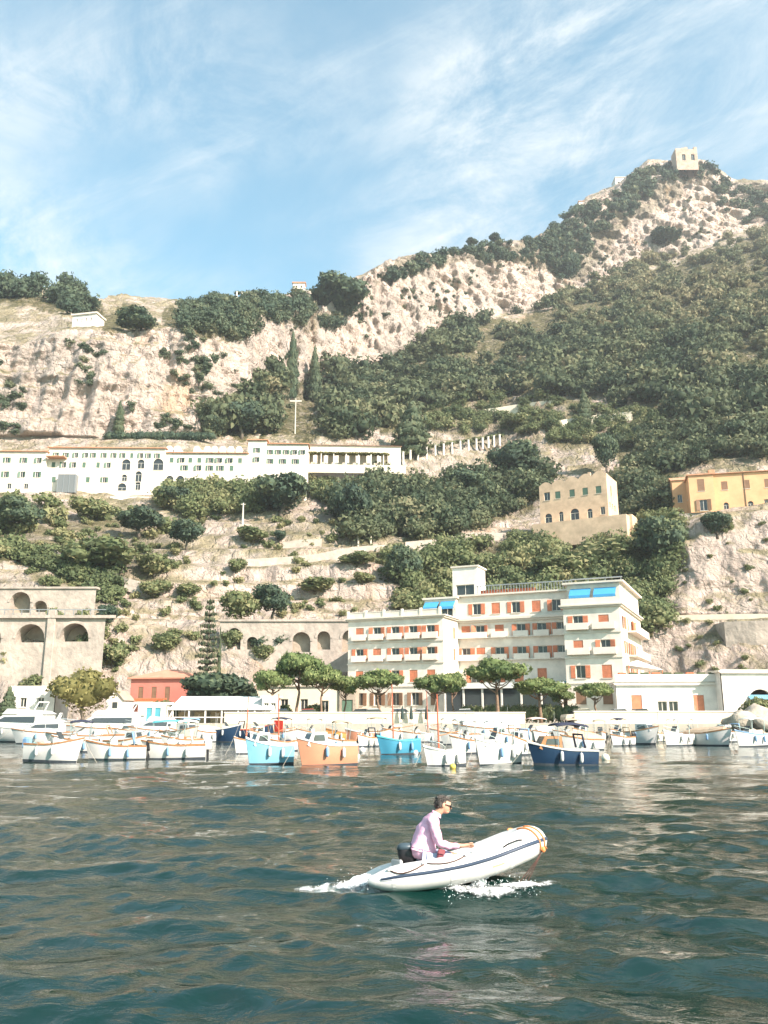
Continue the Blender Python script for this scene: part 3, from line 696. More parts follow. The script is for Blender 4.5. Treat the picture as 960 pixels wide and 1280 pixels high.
def wall_mesh(W, H, ops, t=0.28, name='wall', m=None, z0=0.0):
    """wall in the x-z plane facing -y, with real openings (x0,x1,z0,z1,arched) and reveals"""
    mb = MB(); ops = sorted(ops)
    xs = sorted({0.0, W, *[o[0] for o in ops], *[o[1] for o in ops]}); zs = sorted({z0, H, *[o[2] for o in ops], *[o[3] for o in ops]})
    def hole(x, z): return any(o[0] < x < o[1] and o[2] < z < o[3] for o in ops)
    ix = {}
    def vid(x, z):
        k = (round(x, 4), round(z, 4))
        if k not in ix: ix[k] = len(mb.v); mb.v.append((x, 0, z))
        return ix[k]
    for i in range(len(xs) - 1):
        for j in range(len(zs) - 1):
            if not hole((xs[i] + xs[i+1]) / 2, (zs[j] + zs[j+1]) / 2):
                mb.f.append((vid(xs[i], zs[j]), vid(xs[i+1], zs[j]), vid(xs[i+1], zs[j+1]), vid(xs[i], zs[j+1])))
    for o in ops:
        a, b, c, d = o[:4]
        if len(o) > 4 and o[4]:
            r = (b - a) / 2; zc = d - r; arc = [(a + r - r*math.cos(q), zc + r*math.sin(q)) for q in np.linspace(0, math.pi, 13)]
            base = len(mb.v)
            for (x, z) in arc: mb.v += [(x, 0, z), (x, t, z), (x, 0, d)]
            for k in range(12):
                p = base + 3*k; mb.f += [(p, p+3, p+5, p+2), (p, p+1, p+4, p+3)]
            mb.add([(a,0,c),(a,0,zc),(a,t,zc),(a,t,c)], [(0,1,2,3)]).add([(b,0,c),(b,0,zc),(b,t,zc),(b,t,c)], [(0,3,2,1)])
            mb.add([(a,0,c),(b,0,c),(b,t,c),(a,t,c)], [(0,3,2,1)])
        else:
            mb.add([(a,0,c),(b,0,c),(b,0,d),(a,0,d),(a,t,c),(b,t,c),(b,t,d),(a,t,d)], [(0,4,5,1),(1,5,6,2),(2,6,7,3),(3,7,4,0)])
    return mb.mesh(name, m)
WC = {}
def window(parent, x, z, w_, h, y=0.0, rz=0.0, shut=None, t=0.28, ajar=0.0, arch=False, frame=M_FRAME, glass=M_GLASS, name='window', sill=True):
    """a window in a wall_mesh opening: frame > pane, two shutters, sill"""
    k = (w_, h, arch, frame.name, glass.name)
    if k not in WC:
        a = MB(); q = 0.07; hh = h - (w_/2 if arch else 0)
        a.box(-w_/2, -w_/2+q, t-.09, t-.02, 0, hh).box(w_/2-q, w_/2, t-.09, t-.02, 0, hh).box(-w_/2+q, w_/2-q, t-.09, t-.02, hh-q, hh).box(-w_/2+q, w_/2-q, t-.09, t-.02, 0, q).box(-q/2, q/2, t-.085, t-.025, q, hh-q)
        g = MB()
        if arch:
            pts = [(-w_/2,0),(w_/2,0)] + [(w_/2*math.cos(s), hh + w_/2*math.sin(s)) for s in np.linspace(0, math.pi, 11)]
            g.add([(px_, t-.04, pz) for px_, pz in pts], [tuple(range(len(pts)))])
        else: g.add([(-w_/2,t-.04,0),(w_/2,t-.04,0),(w_/2,t-.04,h),(-w_/2,t-.04,h)], [(0,1,2,3)])
        WC[k] = (a.mesh('window', frame), g.mesh('pane', glass))
    o = link(name, WC[k][0], parent, (x, y, z), rz); link('pane', WC[k][1], o)
    if sill:
        ks = ('sill', w_)
        if ks not in WC: WC[ks] = MB().box(-w_/2-.08, w_/2+.08, -.09, .02, -.09, -.004).mesh('sill', M_CORN)
        link('sill', WC[ks], o)
    if shut is not None:
        ks = ('shut', w_, h, shut.name)
        if ks not in WC:
            b = MB().box(0, w_/2, -.05, 0.0, 0.02, h-.02)
            for i in range(int(h / 0.22)): b.box(0.06, w_/2-.06, -.066, -.05, 0.1+i*0.22, 0.1+i*0.22+.13)
            WC[ks] = b.mesh('shutter', shut)
        if ajar >= 1.0:   # closed
            link('shutter', WC[ks], o, (-w_/2, .1, 0)); link('shutter', WC[ks], o, (0, .1, 0))
        else:
            s1 = link('shutter', WC[ks], o, (-w_/2, -.012, 0)); s1.rotation_euler = (0, 0, math.pi + R(70*ajar)); s1.scale = (1, -1, 1)
            s2 = link('shutter', WC[ks], o, (w_/2, -.012, 0)); s2.rotation_euler = (0, 0, -R(70*ajar))
    return o
def front(parent, x, y, W, H, rows, m, rz=0.0, z=0.0, shut=None, rg=random.Random(1), t=0.28, dark=M_DARK, name='wall', closed=0.3):
    """a wall part with windows; rows = [(z0, w, h, [x centres], arched)] in the wall's own frame"""
    ops = [(c - r[1]/2, c + r[1]/2, r[0], r[0] + r[2], len(r) > 4 and r[4]) for r in rows for c in r[3]]
    part(name, wall_mesh(W, H, ops, t, name, m), m, parent, loc=(x, y, z), rz=rz)
    ca, sa = math.cos(rz), math.sin(rz)
    for r in rows:
        for c in r[3]:
            aj = 1.0 if rg.random() < closed else rg.choice((0, 0, 0.15, 0.5))
            o = window(parent, x + ca * c, z + r[0], r[1], r[2], y + sa * c, rz, r[5] if len(r) > 5 else shut, t, aj, len(r) > 4 and r[4])
def shell(parent, x0, x1, y0, y1, z0, z1, m, roof=None, over=0.25, front_open=True, parapet=0.0):
    """the three plain walls behind a front, and a flat roof"""
    b = MB().add([(x1,y0,z0),(x1,y1,z0),(x1,y1,z1),(x1,y0,z1),(x0,y0,z0),(x0,y1,z0),(x0,y1,z1),(x0,y0,z1)], [(0,1,2,3),(1,5,6,2),(4,7,6,5)])
    part('wall', b, m, parent)
    part('roof', MB().box(x0-over, x1+over, y0-over, y1+over, z1+.003, z1+.25), roof or M_CORN, parent)
def inner(parent, x0, x1, y0, y1, z0, z1):      # solid box painted dark as the dim room behind the panes
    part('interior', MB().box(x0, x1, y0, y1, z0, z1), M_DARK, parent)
def hip(parent, x0, x1, y0, y1, z, h, m, over=0.5, name='roof'):
    x0 -= over; x1 += over; y0 -= over; y1 += over; k = min(x1-x0, y1-y0) / 2
    if x1-x0 > y1-y0: a, b = (x0+k, (y0+y1)/2, z+h), (x1-k, (y0+y1)/2, z+h)
    else: a, b = ((x0+x1)/2, y0+k, z+h), ((x0+x1)/2, y1-k, z+h)
    v = [(x0,y0,z),(x1,y0,z),(x1,y1,z),(x0,y1,z),a,b,(x0,y0,z-.15),(x1,y0,z-.15),(x1,y1,z-.15),(x0,y1,z-.15)]
    f = [(0,1,5,4),(2,3,4,5),(1,2,5),(3,0,4)] if x1-x0 > y1-y0 else [(0,1,4),(1,2,5,4),(2,3,5),(3,0,4,5)]
    return part(name, MB().add(v, f + [(0,6,7,1),(1,7,8,2),(2,8,9,3),(3,9,6,0),(6,9,8,7)]), m, parent)

# ---------------------------------------------------------------- quay
QZ = 1.6
qb = MB()
qx = [(-130,88),(-30,88),(-8,88),(20,86.5),(32,85),(60,84),(130,84)]
for i in range(len(qx) - 1):
    (a, b), (c, d) = qx[i], qx[i+1]
    qb.add([(a,b,-2),(c,d,-2),(c,d,QZ),(a,b,QZ),(a,135,QZ),(c,135,QZ)], [(0,1,2,3),(3,2,5,4)])
tag(part('quay', qb, M_PAVE, None), kind='structure', label='paved stone quay along the harbour')
# low wall along the water, in lengths
def para(x0, x1, yy, z1, label, m=M_BEIGE):
    o = thing('parapet_wall', label, 'wall', ((x0+x1)/2, yy, QZ), 0); o['kind'] = 'thing'
    h = z1 - QZ; L_ = x1 - x0; n = max(1, int(L_ / 6))
    for i in range(n):
        a, b = -L_/2 + L_*i/n, -L_/2 + L_*(i+1)/n
        part('panel', MB().bbox(a+.01, b-.01, -.16, .16, 0, h-.12, .02), m, o)
    part('coping', MB().bbox(-L_/2-.05, L_/2+.05, -.22, .22, h-.12, h, .02), M_CORN, o)
para(19.2, 36.0, 87.4, 2.85, 'pale harbour wall with coping in front of the hotel annex')
para(-16.5, 14.6, 89.4, 2.75, 'long beige harbour wall behind the moored boats, under the pines')

# ---------------------------------------------------------------- hotel
TH = R(24); RC = at(783, 893, 98)
H = thing('hotel', 'large cream hotel with orange shutters and blue awnings on the waterfront', 'hotel', (RC.x, RC.y, QZ), -TH)
rg_ = random.Random(4)
zf = [2.0, 5.0, 7.9, 10.8]               # opening feet over the quay, openings 1.45-1.5 high
def balc(parent, x, z, w_, y=0.0, rz=0.0, d=0.55):
    k = ('balc', w_)
    if k not in WC: WC[k] = (MB().box(-w_/2, w_/2, -d, -.003, -.16, 0).mesh('balcony', M_CREAM), MB().box(-w_/2, w_/2, -d, -d+.06, .004, .62).box(-w_/2, -w_/2+.06, -d+.06, -.003, .004, .62).box(w_/2-.06, w_/2, -d+.06, -.003, .004, .62).mesh('railing', mat('balcony_panel', (0.74,0.66,0.57), 0.8, 0.1, 2)))
    b = link('balcony', WC[k][0], parent, (x, y, z), rz); link('railing', WC[k][1], b)
# right block
front(H, -6.6, 0, 6.6, 13.4, [(2.0,1.2,1.5,[1.6,4.7],False,M_SHUTB),(5.0,1.15,1.5,[1.7,4.75]),(7.9,1.15,1.5,[1.6,4.75]),(10.8,1.2,1.5,[1.7,4.7])], M_CREAM, shut=M_SHUT, rg=rg_)
for z in (7.9, 10.8):
    for x in (-4.95, -1.9): balc(H, x, z-.02, 2.6)
front(H, 0, 0, 18, 13.4, [(5.0,1.2,1.5,[7,11,15],False,M_SHUT),(7.9,1.3,1.5,[3.2,6.5,10,13.5,16.5]),(10.8,1.2,1.5,[2.5,6.2,9.5,13,16.2])], M_CREAM, rz=math.pi/2, shut=M_SHUT, rg=rg_)
for z in (7.9, 10.8):
    b = part('balcony', MB().box(-.02+.02, 1.1, 5, 17.5, z-.2, z-.02), M_CREAM, H); part('railing', MB().box(1.04, 1.1, 5, 17.5, z-.016, z+.7), mat('balcony_panel', (0.74,0.66,0.57)), b)
part('wall', MB().add([(-6.6,0,0),(-6.6,6,0),(-6.6,6,13.4),(-6.6,0,13.4)], [(0,3,2,1)]), M_CREAM, H)
inner(H, -6.2, -.4, .5, 17, .3, 13)
def cornice(x0, x1, y0, y1, z, o_=0.45):
    part('cornice', MB().box(x0-o_, x1+o_, y0-o_, y1, z, z+.16).box(x0-o_*.6, x1+o_*.6, y0-o_*.6, y1, z-.18, z-.002), M_CORN, H)
cornice(-6.6, 0, 0, 18, 13.42)
for z in (4.35, 7.3, 10.2): part('string_course', MB().box(-6.68, .08, -.1, -.002, z, z+.14), M_CORN, H)
part('parapet', MB().box(-6.8, .2, -.2, -.05, 13.6, 14.35).box(.05, .2, -.05, 6, 13.6, 14.35).box(-6.8, -6.65, -.05, 5.9, 13.6, 14.35), M_CREAM, H)
# set-back top storey on the right block
front(H, -6.4, 1.9, 6.3, 2.7, [(0.1,2.1,2.0,[1.7,4.4],False,None)], M_CREAM, z=13.6, rg=rg_)
front(H, -.1, 1.9, 16, 2.7, [(0.7,.7,1.4,[3,5.2,9,12],False,None)], M_CREAM, rz=math.pi/2, z=13.6, rg=rg_)
part('roof', MB().box(-6.9, .4, 1.4, 18.3, 16.32, 16.55), M_CORN, H); inner(H, -6.2, -.4, 2.3, 17, 13.7, 16.2)
part('wall', MB().add([(-6.4,1.9,13.6),(-6.4,6,13.6),(-6.4,6,16.3),(-6.4,1.9,16.3)], [(0,3,2,1)]), M_CREAM, H)
def awning(x0, x1, y, z, h, d, m=M_BLUE):
    o = part('awning', MB().add([(x0,y-.05,z),(x1,y-.05,z),(x1,y-d,z-h),(x0,y-d,z-h),(x0,y-.05,z+.03),(x1,y-.05,z+.03),(x1,y-d,z-h+.03),(x0,y-d,z-h+.03)], [(0,3,2,1),(4,5,6,7),(2,3,7,6),(0,4,7,3),(1,2,6,5)]), m, H)
    part('valance', MB().box(x0, x1, y-d-.02, y-d, z-h-.3, z-h+.02), m, o)
    for x in (x0+.04, (x0+x1)/2, x1-.04): part('awning_arm', MB().tube([(x, y-.05, z-h*.9-.5), (x, y-d+.03, z-h-.02)], .025, 5), M_METAL, o)
awning(-6.0, -3.5, 1.9, 15.75, .95, 1.1); awning(-3.1, -.5, 1.9, 15.75, .95, 1.1)
# middle wing
mx_ = [1.2, 3.3, 6.2, 9.2, 12.2, 14.3]
front(H, -21.9, 6, 15.3, 16.2, [(4.9,1.2,1.7,[2.2,5,8,11],False,M_SHUT),(7.9,1.2,1.5,[1.0,3.0,5.6,8.5,11.2,13.7]),(10.8,1.2,1.5,[1.0,3.0,5.6,8.5,11.2,13.7]),(13.75,1.15,1.45,[2.6,5.2,7.9,10.6,13.2])], M_CREAM, shut=M_SHUT, rg=rg_)
part('cornice', MB().box(-21.9, -6.62, 5.45, 5.997, 12.95, 13.25).box(-21.9, -6.62, 5.7, 5.997, 12.7, 12.948), M_CORN, H)
for z in (7.85, 10.75):
    part('balcony', MB().box(-21.5, -7, 5.62, 5.99, z-.15, z-.02), M_CREAM, H)
    for x in (1.0, 3.0, 5.6, 8.5, 11.2, 13.7): balc(H, -21.9+x, z+.02, 2.0, 6.0-.02)
part('roof', MB().box(-22.2, -6.3, 5.6, 18, 16.2, 16.42), M_CORN, H); inner(H, -21.5, -7, 6.5, 17, .3, 16)
awning(-10.0, -6.9, 5.98, 4.9, .7, 1.3, M_TEAL)
# left wing
lx_ = [1.7, 4.2, 6.8, 9.3, 11.7]
front(H, -35.3, 0, 13.4, 13.1, [(2.0,1.05,1.6,[1.7,4.3,6.8,9.5,12.1],False,M_SHUTB),(4.9,1.1,1.5,lx_),(7.75,1.15,1.5,lx_),(10.5,1.15,1.5,lx_)], M_CREAM, shut=M_SHUT, rg=rg_)
front(H, -21.9, 0, 6, 13.1, [(7.75,.8,1.5,[4.2]),(10.5,.8,1.5,[4.2])], M_CREAM, rz=math.pi/2, shut=M_SHUT, rg=rg_)
for z in (7.75, 10.5):
    part('string_course', MB().box(-35.4, -21.82, -.12, -.002, z-.55, z-.40), M_CORN, H)
    for x in lx_: balc(H, -35.3+x, z-.02, 2.0, 0, 0, .4)
part('string_course', MB().box(-35.4, -21.82, -.12, -.002, 4.3, 4.45), M_CORN, H)
part('wall', MB().add([(-35.3,0,0),(-35.3,14,0),(-35.3,14,13.1),(-35.3,0,13.1)], [(0,3,2,1)]), M_CREAM, H)
cornice(-35.3, -21.9, 0, 14, 13.12)
inner(H, -35, -22.3, .5, 13, .3, 12.9)
for i in range(6):
    x = -35.3 + i * 2.6; part('pier', MB().bbox(x-.16, x+.16, -.2, .12, 13.3, 14.25, .03), M_CREAM, H)
    if i < 5: part('balustrade', MB().box(x+.17, x+2.43, -.1, .02, 13.3, 13.95).box(x+.17, x+2.43, -.14, .06, 13.96, 14.06), M_CREAM, H)
part('roof_deck', MB().box(-35.2, -22, .2, 13.9, 13.29, 13.34), M_PAVE, H)
# awninged pavilion, penthouse tower and roof garden
front(H, -26.4, 5.2, 4.5, 2.6, [(0.1,1.6,2.0,[1.2,3.2],False,None)], M_CREAM, z=13.35, rg=rg_)
shell(H, -26.4, -21.9, 5.2, 12, 13.35, 15.95, M_CREAM)
awning(-26.3, -24.3, 5.2, 15.6, .8, .9); awning(-24.0, -22.0, 5.2, 15.6, .8, .9)
front(H, -23.4, 8.2, 3.6, 4.6, [(0.3,2.6,1.9,[1.8],False,None)], M_WHITE, z=16.0, rg=rg_)
front(H, -19.8, 8.2, 3.6, 4.6, [], M_WHITE, rz=math.pi/2, z=16.0)
part('wall', MB().add([(-23.4,8.2,16),(-23.4,11.8,16),(-23.4,11.8,20.6),(-23.4,8.2,20.6)], [(0,3,2,1)]), M_WHITE, H)
part('roof', MB().box(-23.6, -19.6, 8.0, 12, 20.602, 20.8), M_CORN, H)
rail = MB()
for i in range(34):
    x = -19.2 + i * .38; rail.box(x, x+.07, 6.2, 6.27, 16.42, 17.5)
rail.box(-19.3, -6.6, 6.15, 6.32, 17.5, 17.62).box(-6.55, -.2, 5.0, 5.3, 17.4, 17.52)
for x in (-6.5, -4.4, -2.3, -.4): rail.box(x, x+.1, 5.1, 5.2, 16.56, 17.4)
part('roof_railing', rail, M_METAL, H)
for i in range(6): part('planter', MB().bbox(-18.9+i*1.25, -17.8+i*1.25, 6.5, 6.9, 16.43, 17.0, .04), M_FLOWER, H)
# ground-floor veranda between the wings
part('veranda_roof', MB().box(-22, -6.7, -1.0, 5.9, 4.1, 4.5).box(-22, -6.7, -1.2, -1.003, 3.95, 4.6), M_AWN, H)
for i in range(7): part('veranda_post', MB().bbox(-21.6+i*2.4, -21.35+i*2.4, -.95, -.7, 0, 4.1, .03), M_WHITE, H)
for i in range(6): part('veranda_glass', MB().box(-21.33+i*2.4, -19.22+i*2.4, -.86, -.80, .9, 4.09), M_GLASS, H)
part('plinth', MB().box(-22, -6.7, -.9, -.6, 0, .88), M_CREAM, H)
for i in range(5):
    a = MB().lathe([(.02,4.6),(.9,4.0),(.95,3.9)], 8) if False else None

# hedges in front of the veranda
hc = cmesh('crown', crown(RG, [((x, 0, .5), (.7, .45, .5)) for x in np.linspace(-1.6, 1.6, 5)], 900, .09, .8), 'bush')
for i, (px, lb) in enumerate([(600,'leftmost clipped hedge below the hotel veranda'),(634,'second clipped hedge from the left below the hotel veranda'),(668,'third clipped hedge below the hotel veranda'),(700,'rightmost clipped hedge below the hotel veranda')]):
    p = at(px, 893, 97 - i*1.2); o = thing('hedge', lb, 'hedge', (p.x, p.y, QZ), -TH); part('crown', hc, None, o).scale = (1, 1, 2.0)

# ---------------------------------------------------------------- hotel annex and the arched building on the right
p = at(772, 893, 96.5)
AX = thing('annex', 'low white hotel annex with terrace roof on the quay', 'building', (p.x, p.y, QZ), R(-4))
front(AX, 0, 0, 11.4, 4.2, [(1.1,1.15,1.9,[2.2,9.0],False,None),(0.02,1.0,2.3,[5.0,6.2],False,None)], M_WHITE, rg=rg_, closed=0)
for x in (2.2, 9.0): part('shutter', MB().box(x-.55, x+.55, .06, .12, 1.12, 2.98), M_SHUT, AX)
front(AX, 11.4, 0, 5, 4.2, [(0.02,3.2,3.1,[2.6],False,None)], M_WHITE, rz=math.pi/2-.35, rg=rg_)
shell(AX, 0.01, 11.39, .3, 8, 0, 4.2, M_WHITE); inner(AX, .4, 11, .6, 7, .2, 4)
part('cornice', MB().box(-.2, 11.7, -.3, -.255, 4.1, 4.35), M_CORN, AX)
part('parapet', MB().box(-.1, 11.6, -.1, .1, 4.46, 5.3), M_WHITE, AX)
for i in range(9): part('planter', MB().bbox(.4+i*1.25, 1.3+i*1.25, .2, .6, 4.46, 5.5, .05), M_FLOWER if i % 3 == 0 else LEAF['bush'], AX)
p = at(800, 893, 98); o = thing('sunshade', 'large pale sunshade on the annex terrace beside the hotel', 'sunshade', (p.x+1.0, p.y+3, QZ+4.46), 0.2)
part('canopy', MB().add([(-2,-1.6,2.0),(2.4,-1.6,1.5),(2.4,1.6,1.5),(-2,1.6,2.0),(0,0,2.7)], [(0,1,4),(1,2,4),(2,3,4),(3,0,4)]), M_AWN, o)
for x, y in ((-1.9,-1.5),(2.3,-1.5),(2.3,1.5),(-1.9,1.5)): part('pole', MB().tube([(x,y,0),(x,y,1.98 if x < 0 else 1.5)], .05, 6), M_SHUT, o)
p = at(906, 893, 94)
AB = thing('archway_building', 'white building with a wide arch at the right edge of the quay', 'building', (p.x, p.y, QZ), R(2))
part('wall', wall_mesh(9, 5.4, [(2.7,5.7,0.02,3.6,True)], .5, 'wall', M_WHITE), None, AB); shell(AB, 0.01, 8.99, .3, 7, 0, 5.4, M_WHITE)
part('back_wall', MB().box(2.4, 6.4, 2.0, 2.1, 0, 4), M_DARK, AB)  # painted near black to put the shade of the arch into its colour
part('awning', MB().add([(2.75,.1,3.0),(5.65,.1,3.0),(5.65,-.5,2.5),(2.75,-.5,2.5)], [(0,1,2,3),(3,2,1,0)]), mat('sky_blue_awning', (0.25,0.5,0.65), .7), AB)
part('cornice', MB().box(-.2, 9.2, -.3, -.255, 5.3, 5.7), M_CORN, AB)

# ---------------------------------------------------------------- buildings left of the hotel
p = at(320, 893, 104); BB = thing('quay_house', 'long low beige house behind the umbrella pines', 'house', (p.x, p.y, QZ), R(-3))
front(BB, 0, 0, 10.6, 4.3, [(1.2,.9,1.5,[1.0,3.4,5.8],False,None),(0.02,.9,2.5,[8.3],False,None)], M_BEIGE, rg=rg_, closed=0); shell(BB, .01, 10.59, .3, 8, 0, 4.3, M_BEIGE); inner(BB, .4, 10, .6, 7, .2, 4)
part('cornice', MB().box(-.3, 10.9, -.36, -.252, 4.25, 4.45), M_CORN, BB)
p = at(424, 893, 103.2); GB = thing('grey_shed', 'dark grey block painted as a shaded house wall between the beige house and the hotel', 'shed', (p.x, p.y, QZ), R(-3))  # block in dark stone, standing for the shaded wall of the house
part('wall', wall_mesh(1.9, 4.5, [(.3,1.6,.02,2.6)], .3, 'wall', M_STONED), None, GB); shell(GB, .01, 1.89, .3, 6, 0, 4.5, M_STONED); part('door', MB().box(.32, 1.58, .1, .16, .02, 2.58), M_SHUTG, GB)
p = at(161, 893, 106); RH = thing('red_house', 'red-painted house with hipped roof behind the yachts', 'house', (p.x, p.y, QZ), R(-14))
front(RH, 0, 0, 7.6, 5.2, [(2.5,.7,1.7,[1.4,3.2,5.0],False,M_SHUTB)], M_RED, rg=rg_, closed=.7); front(RH, 7.6, 0, 6, 5.2, [(2.5,.7,1.7,[2,4],False,M_SHUTB)], M_RED, rz=math.pi/2, rg=rg_)
part('wall', MB().add([(0,0,0),(0,6,0),(0,6,5.2),(0,0,5.2)], [(0,3,2,1)]), M_RED, RH); hip(RH, 0, 7.6, 0, 6, 5.3, 1.1, mat('red_roof', (0.60,0.26,0.17), .9, .2, 1), .35)
part('balcony', MB().box(1, 5.5, -.9, -.004, 2.2, 2.4), M_WHITE, RH); part('balcony_flowers', MB().bbox(1.1, 5.4, -.88, -.7, 2.41, 2.8, .05), M_FLOWER, RH); inner(RH, .4, 7.2, .5, 5.6, .2, 5)
p = at(12, 893, 100); WB = thing('white_house', 'small white flat-roofed house with two windows at the far left', 'house', (p.x, p.y, QZ), R(2))
front(WB, 0, 0, 5.0, 3.9, [(1.7,.75,1.1,[1.4,3.4],False,None)], M_WHITE, rg=rg_, closed=0); shell(WB, .01, 4.99, .3, 5, 0, 3.9, M_WHITE); inner(WB, .4, 4.6, .6, 4.5, .2, 3.7)
p = at(132, 893, 101); WG = thing('gabled_cottage', 'tiny white gabled cottage between the golden tree and the red house', 'cottage', (p.x, p.y, QZ), 0)
part('wall', MB().add([(0,0,0),(2,0,0),(2,0,2.6),(1,0,3.6),(0,0,2.6),(0,4,0),(2,4,0),(2,4,2.6),(1,4,3.6),(0,4,2.6)], [(0,1,2,3,4),(6,5,9,8,7),(1,6,7,2),(5,0,4,9)]), M_WHITE, WG)
part('roof', MB().add([(-.2,-.2,2.5),(1,-.2,3.72),(2.2,-.2,2.5),(-.2,4.2,2.5),(1,4.2,3.72),(2.2,4.2,2.5),(-.2,-.2,2.4),(1,-.2,3.62),(2.2,-.2,2.4)], [(0,1,4,3),(1,2,5,4),(0,6,7,1),(1,7,8,2)]), M_STONED, WG); part('window', MB().box(.7, 1.3, -.02, -.004, 1.6, 2.3), M_GLASS, WG)
p = at(213, 893, 91.5); RS = thing('beach_restaurant', 'waterside restaurant with long sloping white awning', 'restaurant', (p.x, p.y, QZ), R(-2))
part('awning_roof', MB().add([(0,4,2.75),(10.2,4,2.75),(11.1,0,1.35),(-.2,0,1.35),(0,4,2.85),(10.2,4,2.85),(11.1,0,1.45),(-.2,0,1.45)], [(0,1,2,3),(4,7,6,5),(3,2,6,7),(0,3,7,4),(1,5,6,2)]), M_AWN, RS)
for i in range(7): part('post', MB().bbox(.1+i*1.75, .26+i*1.75, .1, .26, 0, 1.36, .02), M_WHITE, RS)
part('back_wall', MB().box(0, 10.2, 4.02, 4.2, 0, 2.7), M_BEIGE, RS); part('railing', MB().box(.27, 10.6, .14, .2, .55, .65), M_WHITE, RS)
for i in range(6): part('bamboo_screen', MB().box(.4+i*1.75, 1.6+i*1.75, 1.6, 1.7, 0, 1.2), mat('cane_screen', (0.30,0.24,0.15), .9, .4, 6), RS)
p = at(346, 893, 92); o = thing('kiosk', 'narrow pale kiosk with small windows at the end of the restaurant awning', 'kiosk', (p.x-1.6, p.y, QZ), 0)
front(o, 0, 0, 1.7, 2.6, [(1.3,.5,.8,[.45,1.2],False,None)], M_WHITE, closed=0); shell(o, .01, 1.69, .3, 2, 0, 2.6, M_WHITE)
p = at(172, 893, 91); o = thing('kiosk', 'white kiosk with two teal doors below the red house', 'kiosk', (p.x, p.y, QZ), 0)
part('wall', wall_mesh(3.0, 1.9, [(.9,1.5,.02,1.6),(1.8,2.4,.02,1.6)], .2, 'wall', M_WHITE), None, o); shell(o, .01, 2.99, .25, 2, 0, 1.9, M_WHITE)
for x in (.91, 1.81): part('door', MB().box(x, x+.58, .08, .14, .02, 1.59), M_TEAL, o)

# ---------------------------------------------------------------- coast road: viaduct and arched retaining walls
def road_z(y, d): return CAMZ + gy(y) * d
def arched_wall(name, label, px0, px1, d, ytop, ybot, arches, m, t=2.2, back=True):
    a = at(px0, ybot, d); b = at(px1, ytop, d); z1 = at(0, ytop, d).z; W_ = (px1 - px0) * d / F * 1.02; Hh = z1 - a.z
    o = thing(name, label, 'wall', (a.x, d, a.z), 0); o['kind'] = 'thing'
    k = d / F * 1.03; ops = []
    for (cx, w_, y0, y1) in arches: ops.append(((cx - w_/2 - px0) * k, (cx + w_/2 - px0) * k, at(0, y1, d).z - a.z, at(0, y0, d).z - a.z, True))
    part('arcade', wall_mesh(W_, Hh, ops, t, 'arcade', m), None, o)
    part('coping', MB().box(-.2, W_+.2, -.25, 1.2, Hh+.003, Hh+.3), M_STONE, o)
    for (x0, x1, z0, z1_, _) in ops:
        part('arch_ring', MB().rings([[((x0+x1)/2 - ((x1-x0)/2 + e)*math.cos(q), yy, z1_-(x1-x0)/2 + ((x1-x0)/2 + e)*math.sin(q)) for e, yy in ((0,-.1),(.35,-.1),(.35,-.003),(0,-.003))] for q in np.linspace(0, math.pi, 11)]), M_STONE, o)
        if back: part('recess', MB().box(x0-.3, x1+.3, t, t+.3, z0-.2, z1_+.3), M_STONED, o)  # darker stone paints the shade inside the arch
    return o, W_, Hh
VD, W_, Hh = arched_wall('viaduct', 'stone road viaduct with two big arches at the far left', -60, 117, 117, 772, 868, [(-26,34,780,804),(26,35,780,803),(79,35,779,802)], M_STONE, 3.0)
k = 117 / F * 1.03
part('pillar', MB().bbox((46+60)*k, (56+60)*k, -.4, .3, 0, Hh+1.0, .08), M_STONE, VD)
rl = MB().box(0, W_, -.2, -.1, Hh+1.05, Hh+1.15)
for i in range(int(W_ / 1.2)): rl.box(i*1.2, i*1.2+.08, -.2, -.12, Hh+.35, Hh+1.05)
part('railing', rl, M_METAL, VD)
part('deck', MB().box(-.3, W_+1.5, -.5, -.26, Hh-.1, Hh+.3), M_STONE, VD)
arched_wall('retaining_wall', 'pale wall with tall arched niches above the viaduct road at far left', -60, 114, 127.5, 736, 770, [(21,25,740,766),(46,17,751,765)], M_STONE, 1.8)
arched_wall('retaining_wall', 'arched stone wall carrying the road between the norfolk pine and the hotel', 272, 449, 124.5, 777, 840, [(290,16,785,812),(312,14,796,812),(371,22,790,815),(398,16,789,812),(431,22,787,815)], M_STONE, 1.2)
def slab_wall(label, pts, h, m=M_STONE, d=None, th=.5, name='terrace_wall', off=0.6):
    """a low wall following ground points of the slope"""
    P = [ground(x, y) if d is None else at(x, y, d) for x, y in pts]; c = P[0].copy(); o = thing(name, label, 'wall', c); o['kind'] = 'thing'
    for i in range(len(P) - 1):
        a, b = P[i] - c, P[i+1] - c; a = a + Vector((0,-off,-1.2)); b = b + Vector((0,-off,-1.2)); hh = h + 1.2
        part('length', MB().add([a, b, b+Vector((0,th,0)), a+Vector((0,th,0)), a+Vector((0,0,hh)), b+Vector((0,0,hh)), b+Vector((0,th,hh)), a+Vector((0,th,hh))], [(0,3,2,1),(4,5,6,7),(0,1,5,4),(1,2,6,5),(2,3,7,6),(3,0,4,7)]), m, o)
    return o
slab_wall('smooth pale retaining wall on the bluff above the arched building', [(893,803),(930,802),(975,801)], 3.0, M_STONE, th=7)
slab_wall('pale roadside wall running across the bluff right of the hotel', [(818,774),(860,773),(905,772),(975,772)], .5, M_BEIGE, th=3, name='road_wall')
slab_wall('white garden wall in two levels below the convent pergola', [(380,600),(420,596),(460,592),(498,586)], 2.2, M_WHITE)
slab_wall('pale terrace wall ending at a small round bush', [(352,684),(375,681),(402,680)], .9, M_STONE)
